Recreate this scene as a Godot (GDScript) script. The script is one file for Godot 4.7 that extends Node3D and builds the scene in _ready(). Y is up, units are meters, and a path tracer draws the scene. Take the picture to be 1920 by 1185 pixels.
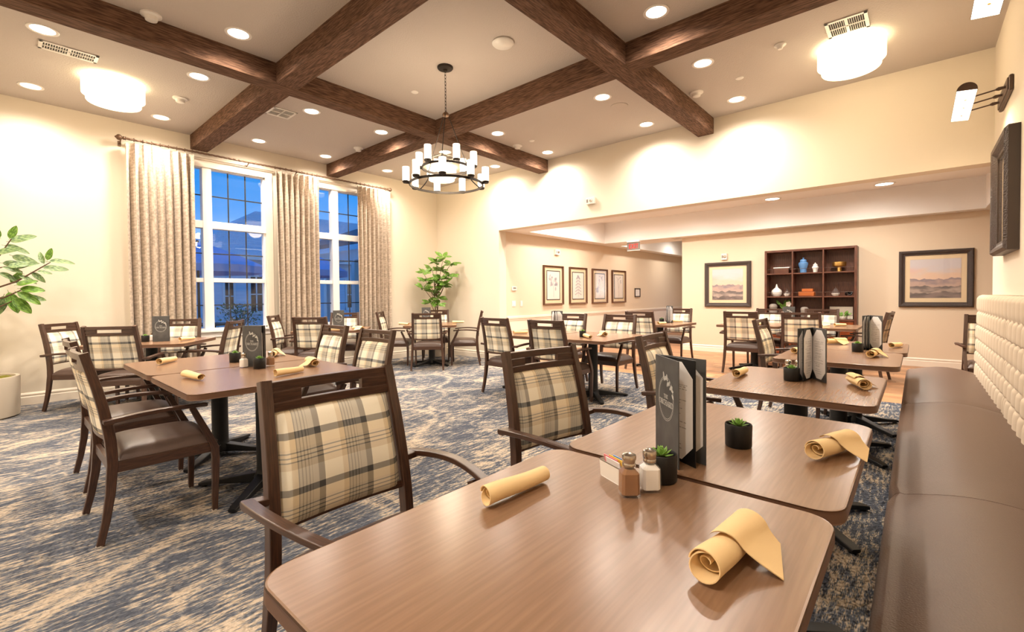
extends Node3D

# ---------------------------------------------------------------- mesh builder
class MB:
	var v := PackedVector3Array()
	var n := PackedVector3Array()
	var uv := PackedVector2Array()
	var t := Transform3D.IDENTITY

	func tri(a: Vector3, b: Vector3, c: Vector3, na: Vector3, nb: Vector3, nc: Vector3, ua := Vector2.ZERO, ub := Vector2.ZERO, uc := Vector2.ZERO) -> void:
		if (b - a).cross(c - a).dot(na + nb + nc) > 0.0:
			v.append(t * a); v.append(t * c); v.append(t * b)
			n.append((t.basis * na).normalized()); n.append((t.basis * nc).normalized()); n.append((t.basis * nb).normalized())
			uv.append(ua); uv.append(uc); uv.append(ub)
		else:
			v.append(t * a); v.append(t * b); v.append(t * c)
			n.append((t.basis * na).normalized()); n.append((t.basis * nb).normalized()); n.append((t.basis * nc).normalized())
			uv.append(ua); uv.append(ub); uv.append(uc)

	func quad(a: Vector3, b: Vector3, c: Vector3, d: Vector3, na: Vector3, nb: Vector3, nc: Vector3, nd: Vector3, ua := Vector2.ZERO, ub := Vector2.ZERO, uc := Vector2.ZERO, ud := Vector2.ZERO) -> void:
		tri(a, b, c, na, nb, nc, ua, ub, uc)
		tri(a, c, d, na, nc, nd, ua, uc, ud)

	func flat(a: Vector3, b: Vector3, c: Vector3, d: Vector3, nn: Vector3) -> void:
		quad(a, b, c, d, nn, nn, nn, nn, Vector2(0, 0), Vector2(1, 0), Vector2(1, 1), Vector2(0, 1))

	func box(c: Vector3, s: Vector3, b := 0.0) -> void:
		var h := s * 0.5
		b = minf(b, minf(h.x, minf(h.y, h.z)) * 0.95)
		var e := [Vector3.RIGHT, Vector3.UP, Vector3.BACK]
		for i in 3:
			var j := (i + 1) % 3
			var k := (i + 2) % 3
			for si in [-1.0, 1.0]:
				var p := []
				var u := []
				for q in [[-1.0, -1.0], [1.0, -1.0], [1.0, 1.0], [-1.0, 1.0]]:
					var w := Vector3.ZERO
					w[i] = si * h[i]; w[j] = q[0] * (h[j] - b); w[k] = q[1] * (h[k] - b)
					p.append(c + w)
					var ww: Vector3 = c + w
					# grain runs along v: v is the longer of the two sides
					u.append(Vector2(ww[j], ww[k]) if s[k] > s[j] else Vector2(ww[k], ww[j]))
				var nn: Vector3 = e[i] * si
				quad(p[0], p[1], p[2], p[3], nn, nn, nn, nn, u[0], u[1], u[2], u[3])
				if b > 0.0:
					for sj in [-1.0, 1.0]:
						var q := []
						for sk in [-1.0, 1.0]:
							var w1 := Vector3.ZERO
							w1[i] = si * h[i]; w1[j] = sj * (h[j] - b); w1[k] = sk * (h[k] - b)
							var w2 := w1
							w2[i] = si * (h[i] - b); w2[j] = sj * h[j]
							q.append(c + w1); q.append(c + w2)
						var nj: Vector3 = e[j] * sj
						quad(q[0], q[1], q[3], q[2], nn, nj, nj, nn, Vector2(0, 0), Vector2(b, 0), Vector2(b, s[k]), Vector2(0, s[k]))
		if b > 0.0:
			for sx in [-1.0, 1.0]:
				for sy in [-1.0, 1.0]:
					for sz in [-1.0, 1.0]:
						var w := Vector3(sx * h.x, sy * h.y, sz * h.z)
						tri(c + w - Vector3(0, sy * b, sz * b), c + w - Vector3(sx * b, 0, sz * b), c + w - Vector3(sx * b, sy * b, 0), Vector3(sx, 0, 0), Vector3(0, sy, 0), Vector3(0, 0, sz))

	func lathe(prof: Array, seg := 24, rib := 0, amp := 0.0, a0 := 0.0, a1 := TAU) -> void:
		var m := prof.size()
		var sn := []
		for k in m - 1:
			var d: Vector2 = prof[k + 1] - prof[k]
			sn.append(Vector2(d.y, -d.x).normalized())
		for k in m - 1:
			var n0: Vector2 = sn[k]
			var n1: Vector2 = sn[k]
			if k > 0 and sn[k - 1].dot(sn[k]) > 0.72:
				n0 = (sn[k - 1] + sn[k]).normalized()
			if k < m - 2 and sn[k + 1].dot(sn[k]) > 0.72:
				n1 = (sn[k + 1] + sn[k]).normalized()
			for i in seg:
				var t0 := a0 + (a1 - a0) * i / seg
				var t1 := a0 + (a1 - a0) * (i + 1) / seg
				var f0 := 1.0
				var f1 := 1.0
				if rib > 0:
					f0 = 1.0 + amp * (i % 2)
					f1 = 1.0 + amp * ((i + 1) % 2)
				var c0 := Vector3(cos(t0), 0, sin(t0))
				var c1 := Vector3(cos(t1), 0, sin(t1))
				var p: Vector2 = prof[k]
				var q: Vector2 = prof[k + 1]
				var u0 := float(i) / seg
				var u1 := float(i + 1) / seg
				quad(c0 * p.x * f0 + Vector3.UP * p.y, c1 * p.x * f1 + Vector3.UP * p.y, c1 * q.x * f1 + Vector3.UP * q.y, c0 * q.x * f0 + Vector3.UP * q.y,
					c0 * n0.x + Vector3.UP * n0.y, c1 * n0.x + Vector3.UP * n0.y, c1 * n1.x + Vector3.UP * n1.y, c0 * n1.x + Vector3.UP * n1.y,
					Vector2(u0, p.y), Vector2(u1, p.y), Vector2(u1, q.y), Vector2(u0, q.y))

	func frames(pts: Array, up: Vector3) -> Array:
		var out := []
		for i in pts.size():
			var d: Vector3 = pts[mini(i + 1, pts.size() - 1)] - pts[maxi(i - 1, 0)]
			d = d.normalized()
			var side := d.cross(up)
			if side.length() < 0.05:
				side = d.cross(Vector3.RIGHT if absf(d.x) < 0.9 else Vector3.BACK)
			side = side.normalized()
			out.append([side, side.cross(d).normalized(), d])
		return out

	func tube(pts: Array, r: Variant, seg := 8, caps := true) -> void:
		var fr := frames(pts, Vector3.UP if absf((pts[-1] - pts[0]).normalized().y) < 0.9 else Vector3.RIGHT)
		var rr := func(i: int) -> float: return r[i] if r is Array else r
		var l := 0.0
		for i in pts.size() - 1:
			var l2: float = l + (pts[i + 1] - pts[i]).length()
			for k in seg:
				var a0 := TAU * k / seg
				var a1 := TAU * (k + 1) / seg
				var d00: Vector3 = fr[i][0] * cos(a0) + fr[i][1] * sin(a0)
				var d01: Vector3 = fr[i][0] * cos(a1) + fr[i][1] * sin(a1)
				var d10: Vector3 = fr[i + 1][0] * cos(a0) + fr[i + 1][1] * sin(a0)
				var d11: Vector3 = fr[i + 1][0] * cos(a1) + fr[i + 1][1] * sin(a1)
				quad(pts[i] + d00 * rr.call(i), pts[i] + d01 * rr.call(i), pts[i + 1] + d11 * rr.call(i + 1), pts[i + 1] + d10 * rr.call(i + 1), d00, d01, d11, d10,
					Vector2(a0 * rr.call(i), l), Vector2(a1 * rr.call(i), l), Vector2(a1 * rr.call(i), l2), Vector2(a0 * rr.call(i), l2))
			l = l2
		if caps:
			for e in [0, pts.size() - 1]:
				var nn: Vector3 = fr[e][2] * (-1.0 if e == 0 else 1.0)
				for k in seg:
					var a0 := TAU * k / seg
					var a1 := TAU * (k + 1) / seg
					tri(pts[e], pts[e] + (fr[e][0] * cos(a0) + fr[e][1] * sin(a0)) * rr.call(e), pts[e] + (fr[e][0] * cos(a1) + fr[e][1] * sin(a1)) * rr.call(e), nn, nn, nn)

	# rectangular bar swept along points; sec = array of (width along side, height along top); corners eased by c
	func bar(pts: Array, sec: Array, up := Vector3.UP, c := 0.004) -> void:
		var fr := frames(pts, up)
		var rings := []
		for i in pts.size():
			var s: Vector2 = sec[mini(i, sec.size() - 1)] * 0.5
			var f: Array = fr[i]
			var r := []
			for q in [[s.x, -s.y + c], [s.x, s.y - c], [s.x - c, s.y], [-s.x + c, s.y], [-s.x, s.y - c], [-s.x, -s.y + c], [-s.x + c, -s.y], [s.x - c, -s.y]]:
				r.append(pts[i] + f[0] * q[0] + f[1] * q[1])
			rings.append(r)
		var l := 0.0
		for i in pts.size() - 1:
			var l2: float = l + (pts[i + 1] - pts[i]).length()
			for k in 8:
				var k2 := (k + 1) % 8
				var fn := func(ii: int, kk: int) -> Vector3: return [fr[ii][0], fr[ii][1], -fr[ii][0], -fr[ii][1]][kk]
				var na: Vector3; var nb: Vector3; var nc: Vector3; var nd: Vector3
				var fa := k / 2
				var fb := fa if k % 2 == 0 else (fa + 1) % 4
				na = fn.call(i, fa); nb = fn.call(i, fb); nc = fn.call(i + 1, fb); nd = fn.call(i + 1, fa)
				var wa := 0.03 * k / 2.0
				quad(rings[i][k], rings[i][k2], rings[i + 1][k2], rings[i + 1][k], na, nb, nc, nd, Vector2(wa, l), Vector2(wa + 0.03, l), Vector2(wa + 0.03, l2), Vector2(wa, l2))
			l = l2
		for e in [0, pts.size() - 1]:
			var nn: Vector3 = fr[e][2] * (-1.0 if e == 0 else 1.0)
			for k in 8:
				tri(pts[e], rings[e][k], rings[e][(k + 1) % 8], nn, nn, nn)

	# slab with rounded outline; prof = list of (inset, y) from top to bottom
	func slab(poly: PackedVector2Array, prof: Array, top := true, bottom := true) -> void:
		var m := poly.size()
		var nr := []
		for i in m:
			var d := (poly[(i + 1) % m] - poly[(i + m - 1) % m]).normalized()
			nr.append(Vector2(d.y, -d.x))
		var c := Vector2.ZERO
		for p in poly: c += p
		c /= m
		if (poly[0] - c).dot(nr[0]) < 0.0:
			for i in m: nr[i] = -nr[i]
		var pt := func(i: int, k: int) -> Vector3:
			var q: Vector2 = poly[i % m] - nr[i % m] * prof[k].x
			return Vector3(q.x, prof[k].y, q.y)
		for k in prof.size() - 1:
			var d: Vector2 = prof[k + 1] - prof[k]
			var sl := Vector2(-d.y, d.x).normalized() # outward, up
			if sl.x < 0.0: sl = -sl
			for i in m:
				var i2 := (i + 1) % m
				var n0 := Vector3(nr[i].x * sl.x, sl.y, nr[i].y * sl.x)
				var n1 := Vector3(nr[i2].x * sl.x, sl.y, nr[i2].y * sl.x)
				quad(pt.call(i, k), pt.call(i2, k), pt.call(i2, k + 1), pt.call(i, k + 1), n0, n1, n1, n0)
		for e in ([0] if top else []) + ([prof.size() - 1] if bottom else []):
			var nn := Vector3.UP if e == 0 else Vector3.DOWN
			var cc := Vector3(c.x, prof[e].y, c.y)
			for i in m:
				var a: Vector3 = pt.call(i, e)
				var b: Vector3 = pt.call(i + 1, e)
				tri(cc, a, b, nn, nn, nn, c, Vector2(a.x, a.z), Vector2(b.x, b.z))

	func grid(nu: int, nv: int, f: Callable, su := 1.0, sv := 1.0, ref := Vector3.ZERO, ou := 0.0, ov := 0.0) -> void:
		var p := []
		for j in nv + 1:
			for i in nu + 1:
				p.append(f.call(float(i) / nu, float(j) / nv))
		var w := nu + 1
		var nn := []
		for j in nv + 1:
			for i in nu + 1:
				var du: Vector3 = p[j * w + mini(i + 1, nu)] - p[j * w + maxi(i - 1, 0)]
				var dv: Vector3 = p[mini(j + 1, nv) * w + i] - p[maxi(j - 1, 0) * w + i]
				var x := du.cross(dv)
				nn.append(x.normalized() if x.length() > 1e-12 else Vector3.UP)
		var flip := 1.0
		if ref != Vector3.ZERO:
			var s := Vector3.ZERO
			for x in nn: s += x
			if s.dot(ref) < 0.0: flip = -1.0
		for j in nv:
			for i in nu:
				var a := j * w + i
				quad(p[a], p[a + 1], p[a + w + 1], p[a + w], nn[a] * flip, nn[a + 1] * flip, nn[a + w + 1] * flip, nn[a + w] * flip,
					Vector2(ou + su * i / nu, ov + sv * j / nv), Vector2(ou + su * (i + 1) / nu, ov + sv * j / nv), Vector2(ou + su * (i + 1) / nu, ov + sv * (j + 1) / nv), Vector2(ou + su * i / nu, ov + sv * (j + 1) / nv))

	func sphere(c: Vector3, r: Vector3, seg := 12) -> void:
		grid(seg, seg / 2, func(u: float, w: float) -> Vector3:
			return c + Vector3(cos(u * TAU) * sin(w * PI) * r.x, cos(w * PI) * r.y, sin(u * TAU) * sin(w * PI) * r.z), 1, 1)
		# make normals point outwards
		var cnt := seg * (seg / 2) * 6
		for i in range(v.size() - cnt, v.size()):
			n[i] = (t.basis * ((t.affine_inverse() * v[i] - c) / (r * r))).normalized()

	func add(m: Mesh, x: Transform3D) -> void:
		for s in m.get_surface_count():
			var a := m.surface_get_arrays(s)
			var idx: PackedInt32Array = a[Mesh.ARRAY_INDEX] if a[Mesh.ARRAY_INDEX] != null else PackedInt32Array(range(a[Mesh.ARRAY_VERTEX].size()))
			for i in range(0, idx.size(), 3):
				var q := []
				for k in 3:
					q.append(x * a[Mesh.ARRAY_VERTEX][idx[i + k]])
				var nn := []
				for k in 3:
					nn.append((x.basis * a[Mesh.ARRAY_NORMAL][idx[i + k]]).normalized())
				tri(q[0], q[1], q[2], nn[0], nn[1], nn[2])

	func mesh() -> ArrayMesh:
		var arr := []
		arr.resize(Mesh.ARRAY_MAX)
		arr[Mesh.ARRAY_VERTEX] = v
		arr[Mesh.ARRAY_NORMAL] = n
		arr[Mesh.ARRAY_TEX_UV] = uv
		var m := ArrayMesh.new()
		m.add_surface_from_arrays(Mesh.PRIMITIVE_TRIANGLES, arr)
		return m

# ---------------------------------------------------------------- nodes
var M := {}
var used := {}
var rng := RandomNumberGenerator.new()

func numbered(called: String) -> String:
	if not used.has(called):
		used[called] = 0
		return called
	used[called] += 1
	return "%s_%03d" % [called, used[called]]

func tag(o: Node, label: String, category: String, group := "", kind := "") -> void:
	if label: o.set_meta("label", label)
	if category: o.set_meta("category", category)
	if group: o.set_meta("group", group)
	if kind: o.set_meta("kind", kind)

func thing(called: String, label: String, category: String, at := Vector3.ZERO, turn := 0.0, group := "") -> Node3D:
	var o := Node3D.new()
	o.name = numbered(called)
	add_child(o)
	o.position = at
	o.rotation.y = turn
	tag(o, label, category, group)
	return o

func part(called: String, mb: MB, m: Material, parent: Node, at := Vector3.ZERO) -> MeshInstance3D:
	var o := MeshInstance3D.new()
	o.name = called
	o.mesh = mb.mesh()
	o.material_override = m
	o.position = at
	parent.add_child(o, true)
	return o

func again(called: String, src: Mesh, m: Material, parent: Node, x: Transform3D) -> MeshInstance3D:
	var o := MeshInstance3D.new()
	o.name = called
	o.mesh = src
	o.material_override = m
	o.transform = x
	parent.add_child(o, true)
	return o

func single(called: String, mb: MB, m: Material, label: String, category: String, at := Vector3.ZERO, turn := 0.0, group := "") -> MeshInstance3D:
	var o := part(numbered(called), mb, m, self, at)
	o.rotation.y = turn
	tag(o, label, category, group)
	return o

func struct(called: String, mb: MB, m: Material, label: String, category := "wall") -> MeshInstance3D:
	var o := part(numbered(called), mb, m, self)
	tag(o, label, category, "", "structure")
	return o

func dup(src: Node3D, label: String, at: Vector3, turn: float, group := "") -> Node3D:
	var r: Node3D = src.duplicate()
	r.name = numbered(String(src.name).rstrip("0123456789").trim_suffix("_"))
	add_child(r)
	r.position = at
	r.rotation.y = turn
	r.set_meta("label", label)
	if group: r.set_meta("group", group)
	return r

func bx(c: Vector3, s: Vector3, b := 0.0) -> MB:
	var m := MB.new()
	m.box(c, s, b)
	return m

func span(a: Vector3, b: Vector3, bev := 0.0) -> MB:
	return bx((a + b) * 0.5, (b - a).abs(), bev)

func lamp(parent: Node, l: Light3D, called: String, at: Vector3, col: Color, energy: float, size := 0.05) -> void:
	l.name = called
	l.light_color = col
	l.light_energy = energy
	l.light_size = size
	l.shadow_enabled = true
	parent.add_child(l, true)
	l.position = at

# ---------------------------------------------------------------- materials
func mat(col: Color, rough := 0.6, metal := 0.0) -> StandardMaterial3D:
	var m := StandardMaterial3D.new()
	m.albedo_color = col
	m.roughness = rough
	m.metallic = metal
	return m

func glow(col: Color, e: float) -> StandardMaterial3D:
	var m := mat(Color(0.9, 0.9, 0.88), 0.5)
	m.emission_enabled = true
	m.emission = col
	m.emission_energy_multiplier = e
	return m

func noise_tex(w: int, h: int, freq: float, oct := 4, sd := 1, ramp: Gradient = null, normal := false, bump := 4.0, kind := FastNoiseLite.TYPE_SIMPLEX_SMOOTH) -> NoiseTexture2D:
	var fnl := FastNoiseLite.new()
	fnl.noise_type = kind
	fnl.frequency = freq
	fnl.fractal_octaves = oct
	fnl.seed = sd
	var t := NoiseTexture2D.new()
	t.width = w
	t.height = h
	t.seamless = true
	t.noise = fnl
	if ramp: t.color_ramp = ramp
	if normal:
		t.as_normal_map = true
		t.bump_strength = bump
	return t

func ramp(cols: Array, offs: Array) -> Gradient:
	var g := Gradient.new()
	g.offsets = PackedFloat32Array(offs)
	g.colors = PackedColorArray(cols)
	return g

func wood(a: Color, b: Color, c: Color, sx: float, sy: float, rough: float, sd := 3) -> StandardMaterial3D:
	var m := mat(Color.WHITE, rough)
	m.albedo_texture = noise_tex(256, 256, 0.02, 5, sd, ramp([a, b, c], [0.25, 0.5, 0.78]))
	m.uv1_scale = Vector3(sx, sy, 1)
	return m

func tex(im: Image) -> ImageTexture:
	return ImageTexture.create_from_image(im)

func plaid_image() -> Image:
	var cream := Color(0.98, 0.945, 0.87)
	var tan := Color(0.85, 0.785, 0.67)
	var grey := Color(0.67, 0.66, 0.63)
	var dark := Color(0.31, 0.31, 0.31)
	var gold := Color(0.945, 0.87, 0.73)
	var s := 256
	var bu := []
	var bv := []
	for i in s:
		var u := float(i) / s
		var c := cream
		if u > 0.36 and u < 0.47: c = tan
		elif u >= 0.47 and u < 0.86:
			c = grey
			if u < 0.74 and fposmod((u - 0.47) / 0.066, 1.0) < 0.30: c = dark.lerp(grey, 0.25)
		elif u >= 0.86 and u < 0.985: c = dark.lerp(grey, 0.12)
		bu.append(c)
		c = cream
		if u > 0.26 and u < 0.38: c = tan
		elif u >= 0.38 and u < 0.62:
			c = tan.lerp(gold, 0.5)
			if fposmod((u - 0.38) / 0.08, 1.0) < 0.30: c = dark.lerp(grey, 0.3)
		elif u >= 0.62 and u < 0.80: c = gold
		elif u >= 0.80 and u < 0.925: c = dark
		bv.append(c)
	var im := Image.create(s, s, false, Image.FORMAT_RGB8)
	for y in s:
		for x in s:
			var c: Color = (bu[x] as Color).lerp(bv[y], 0.5)
			var wv := 0.96 + 0.07 * float((x + y) % 4 < 2)
			im.set_pixel(x, y, Color(c.r * wv, c.g * wv, c.b * wv))
	return im

func carpet_image() -> Image:
	var W := 2048
	var Hh := 1024
	# streaks: noise squeezed across u, stretched along v
	var f1 := FastNoiseLite.new(); f1.frequency = 0.055; f1.fractal_octaves = 3; f1.seed = 11
	var a := f1.get_seamless_image(W, 300); a.resize(W, Hh, Image.INTERPOLATE_CUBIC)
	var f2 := FastNoiseLite.new(); f2.frequency = 0.28; f2.fractal_octaves = 2; f2.seed = 5
	var b := f2.get_seamless_image(W, 330); b.resize(W, Hh, Image.INTERPOLATE_BILINEAR)
	var f3 := FastNoiseLite.new(); f3.frequency = 0.006; f3.fractal_octaves = 3; f3.seed = 7
	var c := f3.get_seamless_image(W / 2, Hh / 2); c.resize(W, Hh, Image.INTERPOLATE_BILINEAR)
	for im in [a, b, c]: im.convert(Image.FORMAT_L8)
	var da := a.get_data()
	var db := b.get_data()
	var dc := c.get_data()
	var P := 256
	# ornament field on one tile (two half-dropped ogees), sampled coarse
	var orn := PackedFloat32Array()
	orn.resize(P * P)
	for j in P:
		for i in P:
			var best := 0.0
			for q in [Vector2(0.5, 0.5), Vector2(0, 0), Vector2(1, 0), Vector2(0, 1), Vector2(1, 1)]:
				var d := Vector2((float(i) / P - q.x) * 1.0, (float(j) / P - q.y) * 1.0)
				var r := d.length()
				var th := atan2(d.y, d.x)
				var rr := r * (1.0 + 0.16 * cos(2.0 * th) - 0.06 * cos(4.0 * th))
				var e := maxf(0.0, 1.0 - absf(rr - 0.37 - 0.02 * sin(5.0 * th)) / 0.03)      # big ogee ribbon
				e = maxf(e, 0.75 * maxf(0.0, 1.0 - absf(r - 0.245 - 0.03 * cos(8.0 * th)) / 0.02))
				e = maxf(e, 0.8 * maxf(0.0, 1.0 - absf(r - 0.085) / 0.018))
				if r < 0.21: e = maxf(e, 0.65 * maxf(0.0, cos(8.0 * th + 9.0 * r)) * smoothstep(0.1, 0.14, r))
				if r < 0.05: e = maxf(e, 0.7)
				best = maxf(best, e)
			orn[j * P + i] = best
	var cols := [Color(0.315, 0.33, 0.37), Color(0.39, 0.405, 0.44), Color(0.475, 0.48, 0.49), Color(0.65, 0.60, 0.535), Color(0.74, 0.675, 0.60)]
	var out := PackedByteArray()
	out.resize(W * Hh * 3)
	var o := 0
	for y in Hh:
		var oy := ((y * P * 2 / Hh) % P) * P
		for x in W:
			var k := y * W + x
			var s := (da[k] - 128) * 0.0044 + (db[k] - 128) * 0.0046
			var e: float = orn[oy + (x * P * 2 / W) % P]
			var val := 0.385 + s + (dc[k] - 128) * 0.0026 + e * 0.34
			var ci := 0
			if val > 0.74: ci = 4
			elif val > 0.60: ci = 3
			elif val > 0.44: ci = 2
			elif val > 0.27: ci = 1
			var cc: Color = cols[ci]
			out[o] = int(cc.r * 255.0); out[o + 1] = int(cc.g * 255.0); out[o + 2] = int(cc.b * 255.0)
			o += 3
	return Image.create_from_data(W, Hh, false, Image.FORMAT_RGB8, out)

func landscape(sd: int, hz: float) -> Image:
	var w := 192
	var h := 144
	var f := FastNoiseLite.new(); f.frequency = 0.018; f.fractal_octaves = 4; f.seed = sd
	var im := Image.create(w, h, false, Image.FORMAT_RGB8)
	for y in h:
		for x in w:
			var v := float(y) / h
			var nn := f.get_noise_2d(x * 0.6, y * 2.2)
			var c := Color(0.80, 0.77, 0.78).lerp(Color(0.86, 0.74, 0.64), smoothstep(0.15, hz, v + nn * 0.15))
			c = c.lerp(Color(0.9, 0.6, 0.52), 0.35 * maxf(0.0, 1.0 - absf(v - hz * 0.55) * 9.0) * maxf(0.0, 1.0 - x / 60.0))
			var r1 := hz + 0.05 * f.get_noise_2d(x * 1.3, 300.0)
			if v > r1: c = Color(0.52, 0.47, 0.50).lerp(Color(0.72, 0.61, 0.56), clampf((v - r1) * 8.0 + nn, 0, 1))
			var r2 := hz + 0.20 + 0.07 * f.get_noise_2d(x * 0.9, 900.0)
			if v > r2: c = Color(0.40, 0.36, 0.35).lerp(Color(0.68, 0.60, 0.55), clampf((v - r2) * 6.0 + nn * 1.3, 0, 1))
			var r3 := hz + 0.36 + 0.08 * f.get_noise_2d(x * 0.8, 1500.0)
			if v > r3: c = Color(0.36, 0.31, 0.30).lerp(Color(0.50, 0.43, 0.41), clampf(0.5 + nn * 1.8, 0, 1))
			im.set_pixel(x, y, c)
	return im

func botanical(kind: int) -> Image:
	var w := 96
	var h := 200
	var im := Image.create(w, h, false, Image.FORMAT_RGB8)
	im.fill(Color(0.86, 0.82, 0.78))
	var r := RandomNumberGenerator.new()
	r.seed = 40 + kind
	var ink := Color(0.47, 0.45, 0.50)
	var blob := func(cx: float, cy: float, rx: float, ry: float, k: float) -> void:
		for y in range(int(cy - ry) - 1, int(cy + ry) + 2):
			for x in range(int(cx - rx) - 1, int(cx + rx) + 2):
				if x < 4 or y < 4 or x > w - 5 or y > h - 5: continue
				if pow((x - cx) / rx, 2) + pow((y - cy) / ry, 2) < 1.0:
					im.set_pixel(x, y, im.get_pixel(x, y).lerp(ink, k))
	for y in range(60, 185): blob.call(48 + 2.0 * sin(y * 0.05), y, 1.0, 1.0, 0.7)
	match kind:
		0:
			for i in 26:
				var s := -1.0 if i % 2 == 0 else 1.0
				blob.call(48 + s * r.randf_range(10, 30), r.randf_range(25, 105), r.randf_range(4, 9), r.randf_range(6, 12), 0.4)
			blob.call(64, 125, 6, 14, 0.5)
		1:
			for k in 6:
				var yy := 35.0 + k * 24.0
				for s in [-1.0, 1.0]:
					for q in 3: blob.call(48 + s * (6 + q * (4 + k)), yy + 6.0 * q, 6, 5, 0.45)
			for i in 8: blob.call(48 + r.randf_range(-9, 9), r.randf_range(20, 50), 5, 7, 0.4)
		2:
			for i in 12: blob.call(r.randf_range(40, 76), r.randf_range(18, 60), 5, 6, 0.35)
			for i in 9: blob.call(r.randf_range(12, 36), r.randf_range(100, 150), 7, 9, 0.45)
			for y in range(55, 150): blob.call(30 + (y - 55) * 0.02 + 10.0 * (1.0 - (y - 55) / 95.0), y, 1, 1, 0.5)
		_:
			for i in 14: blob.call(48 + r.randf_range(-28, 28), r.randf_range(20, 75), 4, 7, 0.3)
			for s in [-1.0, 1.0]:
				for y in range(40, 120): blob.call(48 + s * (120 - y) * 0.28, y, 1, 1, 0.4)
	return im

func page_image() -> Image:
	var im := Image.create(64, 160, false, Image.FORMAT_RGB8)
	im.fill(Color(0.95, 0.94, 0.93))
	var r := RandomNumberGenerator.new()
	r.seed = 9
	var y := 30
	while y < 145:
		var x0 := r.randi_range(8, 18)
		var x1 := r.randi_range(34, 56)
		for x in range(x0, x1):
			if r.randf() < 0.75: im.set_pixel(x, y, Color(0.62, 0.60, 0.60))
		y += r.randi_range(3, 9)
	return im

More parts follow.
